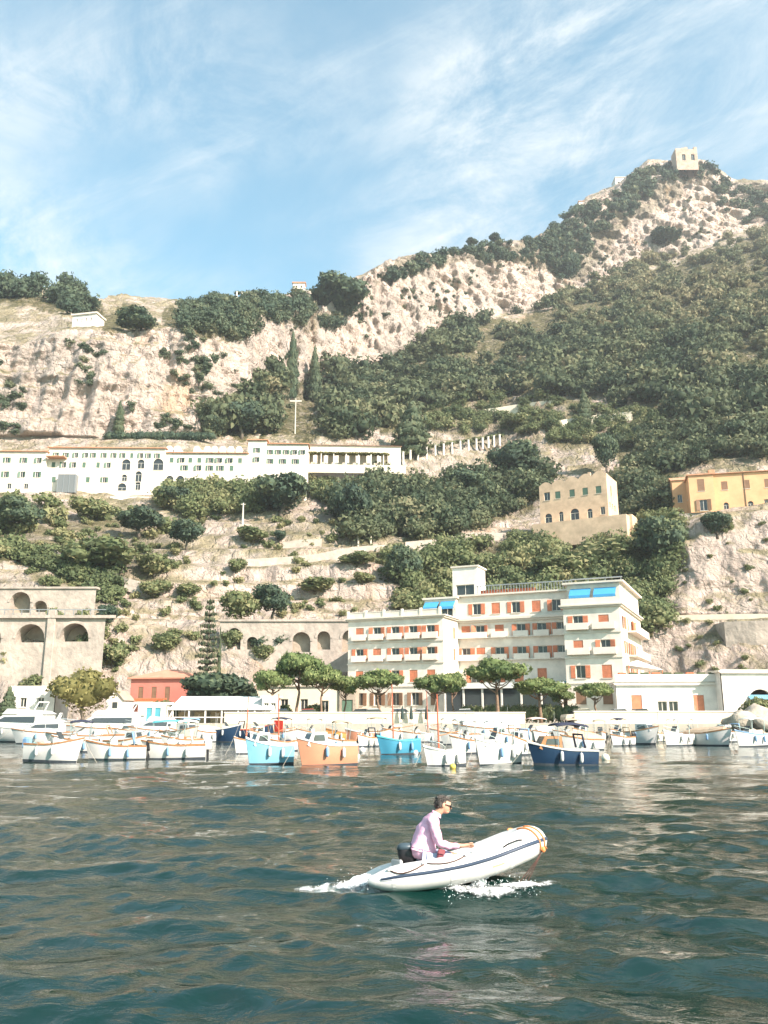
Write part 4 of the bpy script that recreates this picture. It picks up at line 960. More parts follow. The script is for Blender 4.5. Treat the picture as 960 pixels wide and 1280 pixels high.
slab_wall('low wall along the sloping track on the left', [(54,690),(90,700),(130,716),(160,730),(192,738)], 1.0, M_STONE)
slab_wall('long wall of the path across the middle of the bare slope', [(300,708),(340,706),(390,702),(440,692),(495,688)], 1.2, M_STONE)
slab_wall('pale terrace wall below the thick middle wood', [(505,688),(550,684),(590,676),(640,676)], 1.6, M_STONE)
slab_wall('pale wall on the upper garden terrace under the wood', [(610,520),(650,514),(700,508)], 2.2, M_BEIGE)
slab_wall('second pale wall on the upper garden terrace, further right', [(700,534),(740,528),(800,522)], 1.8, M_BEIGE)

# ---------------------------------------------------------------- convent
cp = at(-40, 624, 187)
CV = thing('convent', 'long white former convent with many small windows on the hillside', 'convent', cp, R(1.5)); k = 187 / F * 1.07
def X_(px): return (px + 40) * k
def Z_(py): return at(0, py, 187).z - cp.z
def cwing(px0, px1, yt, rows, y, m=M_CREAM, roof=M_TILE, dep=9, arch=()):
    x0, x1, zt = X_(px0), X_(px1), Z_(yt)
    rr = [(Z_(yy), w_, h, [X_(c) - x0 for c in cs], ar) + ((sh,) if sh else (None,)) for yy, w_, h, cs, ar, sh in rows]
    front(CV, x0, y, x1 - x0, zt, rr, m, rg=rg_, closed=.3); part('wall', MB().add([(x1,y,0),(x1,y+dep,0),(x1,y+dep,zt),(x1,y,zt),(x0,y,0),(x0,y+dep,0),(x0,y+dep,zt),(x0,y,zt)], [(0,1,2,3),(4,7,6,5)]), m, CV)
    part('roof', MB().add([(x0-.3,y-.5,zt-.05),(x1+.3,y-.5,zt-.05),(x1+.3,y+dep,zt+1.0),(x0-.3,y+dep,zt+1.0),(x0-.3,y-.5,zt+.15),(x1+.3,y-.5,zt+.15),(x1+.3,y+dep,zt+1.2),(x0-.3,y+dep,zt+1.2)], [(0,3,2,1),(4,5,6,7),(0,1,5,4),(1,2,6,5),(3,0,4,7)]), roof, CV)
    inner(CV, x0+.4, x1-.4, y+.5, y+dep-.5, .3, zt-.3)
S = M_SHUTG
cwing(-40, 51, 566, [(580,.9,1.3,[-30,-15,4,24,42],False,S),(598,.9,1.4,[-30,-15,4,24,42],False,S),(612,1.0,1.2,[-30,-10,10,30],False,None)], -1.2)
cwing(51, 193, 559, [(571,.7,1.2,[60,72,84,96,105,118,130,141,152,163,172,183],False,S),(583.5,.8,1.3,[58,70,82,95,112,124],False,S),(586,2.0,2.6,[146],True,None),(584,1.6,2.2,[164],True,None),(586,2.4,2.8,[185],True,None),(602,.9,1.3,[60,76,101,121],False,S),(600,1.2,1.6,[145],True,None),(601,1.5,2.6,[162],True,None),(612,2.0,1.8,[143],True,None),(611,1.2,2.0,[162],True,None)], 0)
cwing(193, 293, 563, [(575,.9,1.2,[200,212,223,234,247,258,271,284],False,S),(585,.9,1.3,[216,233,247,260,274],False,S),(601,1.8,1.8,[199,212],True,None)], .8)
cwing(293, 367, 549, [(562,.8,1.1,[303,320,330,340,350,360],False,S),(574,.9,1.2,[303,320,336,352],False,S)], 1.8)
cwing(293, 316, 545.5, [(561,.8,1.2,[304],False,S),(573,.8,1.2,[304],False,S)], 1.2)
for px in (196, 206, 230, 243, 252, 262, 272, 282):
    x = X_(px); part('dormer', MB().rings([[(x-.8, y, Z_(564)+.4), (x-.8, y, Z_(564)+1.5), (x-.4, y, Z_(564)+2.1), (x+.4, y, Z_(564)+2.1), (x+.8, y, Z_(564)+1.5), (x+.8, y, Z_(564)+.4)] for y in (1.2, 4)]), M_WHITE, CV)
part('chapel_roof', MB().add([(X_(222),3,Z_(561)+.6),(X_(250),3,Z_(561)+.6),(X_(250),6,Z_(561)+.6),(X_(222),6,Z_(561)+.6),(X_(228),4.5,Z_(553)),(X_(246),4.5,Z_(553))], [(0,1,5,4),(2,3,4,5),(1,2,5),(3,0,4)]), M_WHITE, CV)
part('lift_tower', MB().bbox(X_(68), X_(90), -1.6, -.02, Z_(617), Z_(594), .1), mat('lift_glass', (0.16,0.17,0.17), .3), CV)
for i in range(4): part('lift_mullion', MB().box(X_(68)+i*1.3, X_(68)+i*1.3+.12, -1.68, -1.605, Z_(617), Z_(594)), M_METAL, CV)
part('base_wall', MB().box(X_(-40), X_(190), -1.0, -.01, -6, .6), M_WHITE, CV)
part('canopy', MB().box(X_(52), X_(74), -2.2, -.01, Z_(573), Z_(572)), M_TILE, CV)
p = at(367, 583, 196); k2 = 196 / F * 1.06
AR = thing('arcade_building', 'low pink-roofed arcade wing with vine pergola right of the convent', 'building', p, R(3))
zt = at(0, 556, 196).z - p.z
part('wall', wall_mesh(132*k2, zt, [(i*2.6+.5, i*2.6+2.1, .05, zt-1.6, True) for i in range(9)], .5, 'wall', M_CREAM), None, AR); part('roof', MB().add([(-.3,-.5,zt),(132*k2+.3,-.5,zt),(132*k2+.3,6,zt+1.2),(-.3,6,zt+1.2)], [(0,1,2,3),(3,2,1,0)]), mat('pink_tile', (0.62,0.43,0.33), .9, .2, 1), AR); part('back_wall', MB().box(.1, 132*k2-.1, 2.2, 2.5, 0, zt-.1), M_BEIGE, AR)
for i in range(8): part('post', MB().bbox(.6+i*3, .85+i*3, -3.2, -2.95, -1, 2.4, .03), M_CREAM, AR)
part('terrace_wall', MB().box(-.5, 132*k2+1, -3.6, -3.25, -2.5, -.4), M_BEIGE, AR)
part('vine', cmesh('vine', crown(RG, [((x, -2.6, 2.6), (1.3, .9, .35)) for x in np.linspace(.6, 22, 16)], 1500, .25, .7), 'gold'), None, AR)
# pergola of white pillars on the convent walk
def pergola(label, pts, h, n, depth_off=2.4):
    P = [ground(x, y) for x, y in pts]; c = P[0].copy(); o = thing('pergola', label, 'pergola', c); lob = []
    seg = len(P) - 1
    for i in range(n):
        t = i / (n - 1) * seg; j = min(int(t), seg - 1); q = P[j].lerp(P[j+1], t - j) - c
        b = q + Vector((0, -1.0, -1.0))
        part('pillar', MB().lathe([(.32,0),(.30,h+.9),(.40,h+.95),(.40,h+1.1)], 8, b), M_WHITE, o)
        lob.append((tuple(q + Vector((0, .4, h + .35))), (1.6, 1.6, .5)))
    part('vine', cmesh('vine', crown(RG, lob, 90*n, .32, .6), 'bush'), None, o)
pergola('vine pergola on white pillars along the convent walk', [(484,583),(520,574),(560,566),(600,560),(628,555)], 2.6, 16)
pergola('short row of white pergola pillars on the ridge above the left cliff', [(282,374),(310,376),(335,380)], 2.6, 9)

# ---------------------------------------------------------------- the two houses on the right
p = at(676, 658, 168); PH = thing('roofless_house', 'roofless faded pink house with wavy broken wall tops on the hillside', 'house', p, R(-30)); k3 = 168 / F * 1.05
g = lambda px: (px - 676) * k3 * 1.0
Wp, Hp = 14.0, 9.6
front(PH, 0, 0, Wp, 8.4, [(5.3,1.3,1.7,[1.6],False,None),(5.4,1.1,1.5,[3.9,6.9,9.6,12.3],False,M_SHUTG),(.3,1.5,2.2,[1.7],True,None),(.4,.9,2.2,[4.4],True,None),(.3,1.8,2.6,[7.2],True,None),(.4,1.0,2.1,[10.3],True,None),(1.0,.9,1.6,[12.9],False,None)], M_PINK, rg=rg_, closed=1)
front(PH, Wp, 0, 8, 9.4, [(5.2,.8,2.2,[3.0],False,M_SHUTG),(2.9,.8,.8,[1.6,3.4,5.2],False,None)], M_PINK, rz=math.pi/2, rg=rg_, closed=1)
sc_ = MB()
for i in range(5):
    x0, x1 = i*Wp/5, (i+1)*Wp/5; z = 8.41 + i*.22
    sc_.rings([[(x0 + (x1-x0)*t, y, z + (0.75*math.sin(math.pi*t) if s else -.004*0)) for t in np.linspace(0, 1, 9) for s in (1,)] + [(x1, y, 8.4), (x0, y, 8.4)] for y in (0, .4)])
part('broken_wall_top', sc_, M_PINK, PH)
part('wall', MB().add([(0,0,0),(0,8,0),(0,8,8.4),(0,0,8.4),(Wp,8,0),(Wp,8,9.4)], [(0,3,2,1),(1,2,5,4)]), M_PINK, PH); inner(PH, .5, Wp-.5, .5, 7.5, .1, 8)
part('terrace', MB().box(-1, Wp+4, -2.5, -.02, -5, 0).box(Wp+.02, Wp+4.5, -.02, 5, -5, .4), M_PINK, PH); part('chimney', MB().bbox(Wp-4.3, Wp-3.7, 2, 2.6, 8, 10.6, .05), M_PINK, PH)
p = at(864, 641, 158); OH = thing('orange_house', 'ochre-orange house with tiled roof on the bluff at the right edge', 'house', p, R(-14)); Wq = 22
front(OH, 4.6, .9, Wq-4.6, 7.6, [(4.4,1.15,1.7,[2.0,6.0,9.8,13.8],False,M_SHUTB),(.4,.95,1.5,[2.0,11.8],True,None),(.5,1.0,1.4,[6.4],True,None),(1.2,.7,.9,[9.2],False,None)], M_OCHRE, rg=rg_, closed=1)
front(OH, 0, 0, 4.6, 7.4, [(4.2,1.3,2.4,[2.2],False,M_SHUTB),(.3,1.4,2.2,[2.4],False,M_SHUTB)], M_OCHRE, rg=rg_, closed=.8)
front(OH, 0, 5, 5, 7.4, [(3.4,1.0,1.6,[1.5],False,None)], M_OCHRE, rz=-math.pi/2, rg=rg_)
front(OH, -2.6, 5, 2.7, 8.0, [(3.4,.9,1.6,[1.3],False,None),(.4,.9,1.3,[1.4],False,None)], M_OCHRE, rg=rg_)
part('wall', MB().add([(-2.6,5,0),(-2.6,10,0),(-2.6,10,8),(-2.6,7.5,9),(-2.6,5,8),(4.6,0,0),(4.6,.9,0),(4.6,.9,7.4),(4.6,0,7.4)], [(0,4,3,2,1),(5,6,7,8)]), M_OCHRE, OH)
part('roof', MB().box(-.3, 4.9, -.3, 5.2, 7.41, 7.65), M_TILE, OH)
part('roof', MB().add([(4.5,.5,7.6),(Wq+.3,.5,7.6),(Wq+.3,9,9.0),(4.5,9,9.0),(4.5,.5,7.75),(Wq+.3,.5,7.75),(Wq+.3,9,9.2),(4.5,9,9.2)], [(0,3,2,1),(4,5,6,7),(0,1,5,4),(3,0,4,7)]), M_TILE, OH)
part('roof', MB().add([(-2.9,4.7,7.95),(.2,4.7,7.95),(.2,7.5,9.2),(-2.9,7.5,9.2),(.2,10.3,7.95),(-2.9,10.3,7.95)], [(0,1,2,3),(3,2,4,5)]), M_TILE, OH)
part('chimney', MB().bbox(4.2, 5.4, 3, 4.0, 7.7, 9.2, .05), M_TILE, OH); inner(OH, 4.9, Wq-.4, 1.3, 8, .1, 7.4); inner(OH, .4, 4.3, .4, 4.6, .1, 7.2)
part('drainpipe', MB().tube([(10.2,.82,.2),(10.2,.82,7.6)], .08, 6), M_SHUTB, OH); part('foundation', MB().box(-3, Wq, .3, 6, -4, -.02), M_STONE, OH)

# ---------------------------------------------------------------- houses on the skyline
def far_house(name, label, px0, px1, yb, yt, wins, m=M_WHITE, rz=0.0, d=None, ragged=False, dy=-9):
    g = ground((px0+px1)/2, yb); d = d or g.y + dy; a = at(px0, yb, d); k = d / F * 1.1; W_ = (px1 - px0) * k; Hh = at(0, yt, d).z - a.z
    o = thing(name, label, 'house' if 'house' in name or 'cottage' in name else 'tower', a, rz)
    front(o, 0, 0, W_, Hh, [(Hh*z0, W_*ww, Hh*hh, [W_*c for c in cs], ar, None) for z0, ww, hh, cs, ar in wins], m, rg=rg_, t=.6)
    part('wall', MB().add([(0,0,-4),(W_,0,-4),(W_,W_*.6,-4),(0,W_*.6,-4),(0,0,Hh),(W_,0,Hh),(W_,W_*.6,Hh),(0,W_*.6,Hh),(0,0,-.01),(W_,0,-.01)], [(1,2,6,5),(2,3,7,6),(3,0,4,7),(0,1,9,8)]), m, o)
    if ragged:
        b = MB(); rr = random.Random(3)
        for i in range(7): b.box(i*W_/7+.02, (i+1)*W_/7-.02, .02, W_*.6-.02, Hh-.3, Hh + rr.choice((.3,1.0,1.6,2.2)))
        part('broken_top', b, m, o)
    else: part('roof', MB().box(-.4, W_+.4, -.4, W_*.6+.4, Hh+.003, Hh+.5), M_TILE if m is M_CREAM else M_CORN, o)
    return o
far_house('ruined_tower', 'ruined stone tower with broken top on the highest peak', 846, 874, 206, 187, [(.3,.16,.4,[.36,.78],False)], M_RUIN, 0, None, True)
far_house('ridge_house', 'white house on the ridge just left of the ruined tower', 795, 822, 222, 211, [(.3,.08,.4,[.2,.5,.8],False)], M_WHITE)
far_house('ridge_house', 'white house lower on the ridge with a dark window row', 770, 796, 236, 222, [(.35,.1,.3,[.15,.35,.55,.8],False)], M_WHITE)
far_house('cottage', 'white cottage with sloping roof on the edge of the left cliff', 90, 122, 406, 395, [(.3,.05,.3,[.2,.4,.6,.8],False)], M_WHITE, R(-12))
far_house('cottage', 'tiny pale cottage on the skyline left of the big oak', 366, 381, 362, 354, [(.3,.15,.35,[.3,.7],False)], M_CREAM)
far_house('ridge_house', 'small pale house half hidden on the ridge slope below the white ridge houses', 724, 738, 262, 252, [(.3,.15,.35,[.3,.7],False)], M_CREAM)
# poles
def pole(label, px, yb, yt, arm=False):
    g = ground(px, yb); k = g.y / F * 1.03; h = (yb - yt) * k; o = thing('utility_pole', label, 'pole', g)
    part('shaft', MB().tube([(0,0,-.5),(0,0,h)], [.22,.14], 7), mat('pale_pole', (0.55,0.50,0.42), .8), o)
    part('crossarm', MB().box(-h*.16, h*.16, -.1, .1, h*.9, h*.94) if arm else MB().box(-.5, .5, -.08, .08, h*.92, h*.95), mat('pale_pole', (0.55,0.50,0.42), .8), o)
pole('tall wooden pole with crossarm below the two cypresses', 365, 542, 494, True)
pole('white pole on the slope at the right of the dark evergreen', 462, 680, 655)
pole('thin pole on the slope left of the big round evergreen', 302, 655, 628)
pole('short pole on the terrace edge beside the white pole', 446, 682, 662)
# ================================================================ waterfront trees
def qtree(kind, px, d, wpx, hpx, label, **kw): return tree(kind, px, 893, wpx, hpx, label, depth=d, ground_z=QZ, **kw)
for a in [
 ('pine',340,95,52,66,'umbrella pine with bent trunk at the end of the restaurant awning'),
 ('pine',371,96,62,88,'tallest umbrella pine, second from the left'),
 ('pine',401,95,56,72,'umbrella pine third from the left with forked limbs'),
 ('pine',430,98,46,58,'umbrella pine in front of the dark grey shaded wall'),
 ('pine',474,94,66,66,'umbrella pine in front of the left wing of the hotel'),
 ('pine',546,94,58,60,'flat-topped umbrella pine at the corner of the hotel left wing'),
 ('pine',567,99,38,62,'slender umbrella pine behind the flat-topped one'),
 ('pine',622,92,78,80,'large umbrella pine with leaning trunk before the hotel middle wing'),
 ('pine',676,93,66,56,'broad low umbrella pine left of the hotel right block'),
 ('pine',703,96,30,42,'small umbrella pine tucked beside the broad low one'),
 ('pine',746,91.5,50,50,'rightmost umbrella pine with slim leaning trunk before the hotel right block'),
 ('bush',292,118,30,30,'dense bush at the left end of the arched stone wall'),
 ('oak',352,117,44,34,'dark bush before the middle of the arched stone wall'),
 ('bush',335,116,30,24,'pale bush at the foot of the arched stone wall'),
 ('bush',440,118,34,40,'green tree at the right end of the arched stone wall'),
 ('bush',120,113,34,60,'tall ivy-covered bush at the foot of the viaduct end'),
 ('bush',56,112,34,26,'low bush at the foot of the viaduct'),
 ('gold',103,99,76,68,'golden-leaved round tree behind the white yachts'),
 ('norfolk',256,104,44,152,'tall norfolk pine with tiered branches beside the red house'),
 ('cypress',271,108,7,112,'very slim cypress touching the norfolk pine'),
 ('oak',268,100,92,66,'broad dark tree right of the red house above the awning'),
 ('oak',306,104,40,46,'round dark bush between the broad dark tree and the beige house'),
 ('oak',240,107,34,60,'dark tree directly behind the red house'),
 ('cypress',9,97,22,42,'dark green bush at the left edge beside the small white house'),
 ('bush',205,103,40,30,'green bush between the red house and the awning'),
 ('bush',352,101,24,26,'shrub at the foot of the bent pine'),
 ('bush',390,100,34,24,'shrub in front of the beige house door'),
 ('bush',945,90,40,36,'pale flowering bush in front of the arch at the right edge'),
]:
    if a[2] > 110: tree(a[0], a[1], {292:812,352:820,335:828,440:822,120:838,56:866}[a[1]], a[3], a[4], a[5])
    else: qtree(*a)
# rocks at the right end of the quay
M_ROCK = mat('breakwater_rock', (0.45,0.39,0.31), .95, .3, 1, .1, 3)
def rock(px, d, s, z, label, seed):
    rg = np.random.default_rng(seed); v, f = ICO2; v = v * (1 + .25 * rg.standard_normal((len(v), 1))) * np.array([1.2, 1, .8]) * s
    p = at(px, 893, d); o = tag(link('boulder', np_mesh('boulder', v, f, M_ROCK), None, (p.x, p.y, z)), label, 'boulder', 'boulders at the right end of the quay')
for i, a in enumerate([(915,85,.9,1.7,'low rounded boulder at the left of the right-end rock pile'),(928,84.5,1.1,1.9,'large pale boulder in the middle of the right-end rock pile'),(944,85,1.3,2.3,'tallest boulder of the right-end rock pile'),(956,83.5,1.0,1.6,'boulder at the right edge of the picture by the arch'),(936,82.5,.7,.7,'small boulder low in front of the right-end rock pile')]): rock(*a[:4], a[4], 50+i)
# ================================================================ cars on the quay
def car_meshes():
    s = [(-2.0,.35,.62),(-1.95,.8,.72),(-1.2,.92,.78),(-.75,1.38,.62),(.55,1.42,.62),(1.15,.95,.78),(1.9,.78,.74),(2.05,.4,.64)]
    body = MB(); prof = [(-2.05,.30),(-2.08,.62),(-1.95,.86),(-1.1,.95),(1.05,.98),(1.95,.80),(2.08,.55),(2.05,.30)]
    body.rings([[(x, y*k, z) for x, z in prof] for y, k in ((-.78,1),(-.84,.97),(.84,.97),(.78,1))] if False else [[(x*(1 if abs(y) < .8 else .985), y, .3+(z-.3)*(1 if abs(y) < .8 else .9)) for x, z in prof] for y in (-.84,-.74,.74,.84)])
    gp = [(-1.25,.955),(-.62,1.40),(.52,1.44),(1.12,.975)]
    glass = MB().rings([[(x, y, z) for x, z in gp] for y in (-.7,.7)]); roof = MB().rings([[(-.66,y,1.40),(-.6,y,1.45),(.48,y,1.49),(.56,y,1.44)] for y in (-.66,.66)])
    wheel = MB().rings([[(.31*math.cos(q), y, .31*math.sin(q)) for q in np.linspace(0, 2*math.pi, 13)[:-1]] for y in (-.1,.1)])
    lamp = MB().box(-.04, .04, -.16, .16, -.07, .07)
    return body, glass, roof, wheel, lamp
CB = car_meshes(); cg = CB[1].mesh('greenhouse', M_GLASS); cw = CB[3].mesh('wheel', mat('tyre', (.02,.02,.02), .9)); cl = CB[4].mesh('headlight', mat('lamp_glass', (.7,.7,.65), .2))
PAINT = {'silver': (.45,.45,.46), 'dark blue': (.03,.05,.12), 'white': (.78,.77,.74), 'black': (.02,.02,.022), 'red': (.42,.04,.03), 'beige': (.52,.46,.36)}
CM = {}
for px, d, c, lb in [(452,92,'black','black parked car left of the first pine trunk by the hotel'),(466,91,'silver','silver car parked right behind the harbour wall, second from left'),(500,91,'dark blue','dark blue car parked below the hotel left wing'),(527,91,'silver','silver car parked below the hotel left wing, right of the dark blue one'),(582,92,'white','white car parked at the corner of the hotel veranda'),(727,90,'beige','beige car parked by the rightmost pine'),(774,90.5,'silver','silver car parked by the annex windows'),(800,90.5,'black','black car parked by the annex, right of the silver one'),(352,93,'dark blue','dark blue car parked by the bent pine'),(385,92,'red','red car parked in front of the beige house')]:
    if c not in CM:
        pm = mat('car_paint_' + c.replace(' ', '_'), PAINT[c], .25, spec=.6); CM[c] = (CB[0].mesh('body', pm), CB[2].mesh('roof', pm))
    p = at(px, 893, d); o = thing('parked_car', lb, 'car', (p.x, p.y, QZ), R(random.Random(px).uniform(-12, 12)), 'cars parked on the quay')
    link('body', CM[c][0], o); link('greenhouse', cg, o); link('roof', CM[c][1], o)
    for x in (-1.25, 1.3):
        for y in (-.78, .78): link('wheel', cw, o, (x, y, .31))
    for y in (-.55, .55): link('headlight', cl, o, (2.05, y, .66))
# closed parasols on the quay edge
for px, lb in [(503,'leftmost closed dark parasol on the quay behind the blue boat'),(514,'middle closed dark parasol on the quay behind the blue boat'),(533,'rightmost closed dark parasol on the quay behind the blue boat')]:
    p = at(px, 893, 88.7); o = thing('closed_parasol', lb, 'parasol', (p.x, p.y, QZ), 0)
    part('pole', MB().tube([(0,0,0),(0,0,1.75)], .03, 6), M_METAL, o); part('canopy', MB().lathe([(.03,1.75),(.09,1.5),(.17,.9),(.20,.45),(.05,.4)], 8), mat('dark_green_canvas', (.03,.05,.045), .8), o)
    part('base', MB().lathe([(.25,0),(.25,.08),(.05,.1)], 10), M_METAL, o)
# ================================================================ moored boats
def bm(name, c, rough=.35, var=.08): return mat(name, c, rough, var, 2.5, spec=.45)
HC = {'white': bm('white_gelcoat', (.62,.60,.565)), 'cream': bm('cream_gelcoat', (.70,.63,.50)), 'sky': bm('sky_blue_hull', (.20,.43,.54)), 'orange': bm('orange_hull', (.58,.25,.15)),
      'blue': bm('sea_blue_hull', (.06,.26,.38)), 'navy': bm('navy_hull', (.012,.035,.075)), 'grey': bm('pale_grey_hull', (.60,.58,.55)), 'amber': bm('amber_hull', (.62,.27,.08)), 'red': bm('red_hull', (.55,.07,.04)), 'teal': bm('teal_hull', (.06,.36,.40))}
M_CUSH = mat('pale_cushion', (.66,.56,.48), .8, .15, 3); M_CANV = {'white': M_AWN, 'navy': mat('navy_canvas', (.03,.035,.06), .8, .2, 3), 'teal': mat('teal_canvas', (.10,.42,.46), .8, .2, 3), 'tan': mat('tan_canvas', (.48,.36,.25), .8, .2, 3), 'blue': mat('blue_canvas', (.20,.34,.52), .8, .2, 3), 'red': mat('red_canvas', (.60,.05,.03), .8, .15, 3), 'pink': mat('faded_pink_canvas', (.72,.52,.45), .8, .15, 3)}
M_BOOT = mat('antifouling_paint', (.05,.06,.07), .7, .3, 4); M_TRIM = mat('teak_trim', (.36,.17,.07), .5, .25, 5); M_BLACK = mat('black_plastic', (.018,.018,.02), .45); M_ROPE = mat('mooring_rope', (.45,.40,.32), .9)
M_SCREEN = mat('smoked_windscreen', (.05,.06,.065), .08, spec=.6); M_CHROME = mat('bright_steel', (.7,.7,.7), .25, metal=.9)
def hull_sections(L, B, fb, kind):
    S = []; n = 14
    for i in range(n + 1):
        s = i / n; x = -L/2 + L*s
        if kind == 'gozzo': b = B/2 * max(.02, math.sin(math.pi * (0.10 + .9*s) if s < .5 else math.pi * (1 - (1-s)*.99)) ** .55 if False else max(.02, (1 - abs(2*s - .92)**2.6 / 1.09)))
        else: b = B/2 * max(.02, (1 - max(0, (s - .42)/.58)**2.3) * (.90 + .10*min(1, s/.3)))
        if s == 1: b = .02
        sh = fb * (1 + .42*max(0, s-.35)**1.6/.5 + (.22*max(0, .4-s) if kind == 'gozzo' else 0))
        rake = .10*L*max(0, s-.75)/.25
        S.append((x, b, sh, rake, s))
    return S
def hull_ring(x, b, sh, rake, s, off=0.0, zmin=-.4):
    fl = 1 - .20 - .35*max(0, s-.5); pts = []
    lev = [(1.0, sh), (.965, sh*.6), (fl, .04), (fl*.72, -.18), (0.0, -.36)]
    for k, z in lev: pts.append((x - rake*(1 - max(0, z)/sh)*1.0, (b+off)*k, z))
    return pts + [(p[0], -p[1], p[2]) for p in pts[-2::-1]]
BOATS = {}
def boat(name, label, px0, px1, yw, hd, fb, kind, hull, top=None, canvas='white', mast=None, cat='boat', trim=M_TRIM, depth=None, motor=None, ctop=None, extras=(), roll=0):
    d = depth or min(80.0, -CAMZ / gy(yw)); Wm = (px1 - px0) * d / F * 1.0; th = R(hd)
    L = Wm / (abs(math.cos(th)) + .37*abs(math.sin(th))); B = .37*L
    p = at((px0+px1)/2, yw, d)
    o = thing(name, label, cat, (p.x, d + B*.45*abs(math.cos(th)) + L*.5*abs(math.sin(th))*.8, 0.0), th, 'boats moored in the harbour'); o.rotation_euler = (R(roll), R(random.Random(px0).uniform(-1.5, 1.5)), th)
    S = hull_sections(L, B, fb, kind); m = HC[hull]
    part('hull', MB().rings([hull_ring(*s) for s in S], cap=True, closed=False).add([hull_ring(*S[0])[i] for i in range(9)], [tuple(range(9))]), m, o, True)
    st = MB().rings([[(a[0]-a[3]*(1-q/a[2]), sg*(a[1]*(kk)+.012), q) for q, kk in ((.10, .84-.33*max(0,a[4]-.5)), (-.05, .78-.33*max(0,a[4]-.5)))] for a in S for sg in (1,)], closed=False)
    st.rings([[(a[0]-a[3]*(1-q/a[2]), -(a[1]*(kk)+.012), q) for q, kk in ((.10, .84-.33*max(0,a[4]-.5)), (-.05, .78-.33*max(0,a[4]-.5)))] for a in S], closed=False)
    part('boot_stripe', st, M_BOOT, o)
    gw = MB()
    for sg in (1, -1): gw.rings([[(a[0], sg*(a[1]+.03), a[2]-.05), (a[0], sg*(a[1]+.03), a[2]+.03), (a[0], sg*max(.0, a[1]-.09), a[2]+.035), (a[0], sg*max(.0, a[1]-.09), a[2]-.02)] for a in S])
    part('gunwale', gw, trim, o)
    dk = MB(); sole = fb*.45
    dk.rings([[(a[0]-a[3]*.3, a[1]*.88, sole), (a[0]-a[3]*.3, -a[1]*.88, sole)] for a in S if a[4] <= .66], closed=False)
    part('cockpit_floor', dk, M_CUSH if kind != 'gozzo' else M_TRIM, o)
    fd = MB().rings([[(a[0], a[1]*.97, a[2]-.01), (a[0], a[1]*.5, a[2]+.05), (a[0], 0, a[2]+.07), (a[0], -a[1]*.5, a[2]+.05), (a[0], -a[1]*.97, a[2]-.01)] for a in S if a[4] >= .60], closed=False)
    a = [q for q in S if q[4] >= .60][0]; fd.add([(a[0], a[1]*.9, a[2]-.01), (a[0], -a[1]*.9, a[2]-.01), (a[0], -a[1]*.9, sole), (a[0], a[1]*.9, sole)], [(0,1,2,3)])
    part('foredeck', fd, HC['white'] if kind != 'gozzo' or hull in ('white','grey') else trim, o)
    sh = fb
    if kind in ('open', 'bimini', 'hardtop'):
        c = part('console', MB().rings([[(-.05*L, y, sole), (.10*L, y, sole), (.08*L, y, sh+.32), (-.02*L, y, sh+.38)] for y in (-B*.17, B*.17)]), HC['white'], o)
        part('windscreen', MB().rings([[(.085*L, y*1.02, sh+.31), (.10*L, y*1.02, sh+.31), (.02*L, y, sh+.66), (.005*L, y, sh+.66)] for y in (-B*.17, B*.17)]), M_SCREEN, c)
        part('helm_seat', MB().bbox(-.20*L, -.10*L, -B*.16, B*.16, sole, sh+.12, .04), M_CUSH, o)
    if kind in ('open', 'bimini', 'cuddy', 'yacht', 'hardtop', 'covered'):
        part('stern_bench', MB().bbox(-.46*L, -.36*L, -B*.34, B*.34, sole, sh-.04, .04), M_CUSH, o)
    if kind in ('cuddy', 'gozzocabin', 'hardtop') or 'cabin' in extras:
        w0, w1 = B*.34, B*.27; x0, x1 = (.02*L, .30*L); hh = sh + (.62 if kind != 'hardtop' else .3)
        cb = part('cabin', MB().rings([[(x0, y*w0, sole), (x1+.06*L, y*w0*.8, sh*1.05), (x1-.02*L, y*w1, hh), (x0, y*w1, hh+.03)] for y in (-1, -.98, .98, 1)]), HC['white'] if ctop is None else M_CANV.get(ctop, M_TRIM), o)
        part('windscreen', MB().rings([[(x1+.045*L, y*w0*.74, sh*1.05+.1), (x1+.055*L, y*w0*.74, sh*1.05+.1), (x1-.005*L, y*w1*.9, hh-.06), (x1-.015*L, y*w1*.9, hh-.06)] for y in (-1, 1)]), M_SCREEN, cb)
        for sg in (-1, 1): part('cabin_window', MB().add([(x0+.04*L, sg*(w0*.86+.02), sh+.22), (x1-.03*L, sg*(w0*.82+.02), sh+.22), (x1-.06*L, sg*(w1+.03), hh-.10), (x0+.05*L, sg*(w1+.03), hh-.10)], [(0,1,2,3),(3,2,1,0)]), M_SCREEN, cb)
    if kind in ('bimini', 'hardtop') or 'bimini' in extras:
        zt = sh + 1.25; xa, xb = -.36*L, .12*L
        cn = MB(); rows = []
        for i in range(7):
            t = i/6; x = xa + (xb-xa)*t; z = zt + .10*math.sin(math.pi*t)
            rows.append([(x, yy*B*.44, z - .10*abs(yy)**2.5) for yy in np.linspace(-1, 1, 7)] + [(x, yy*B*.44, z - .10*abs(yy)**2.5 - .05) for yy in np.linspace(1, -1, 7)])
        cn.rings(rows); c = part('canopy', cn, M_CANV[canvas], o, True)
        for x in (xa+.05, xb-.05):
            for sg in (-1, 1): part('canopy_pole', MB().tube([(x*.9, sg*B*.40, sh), (x, sg*B*.42, zt-.08)], .022, 5), M_CHROME, c)
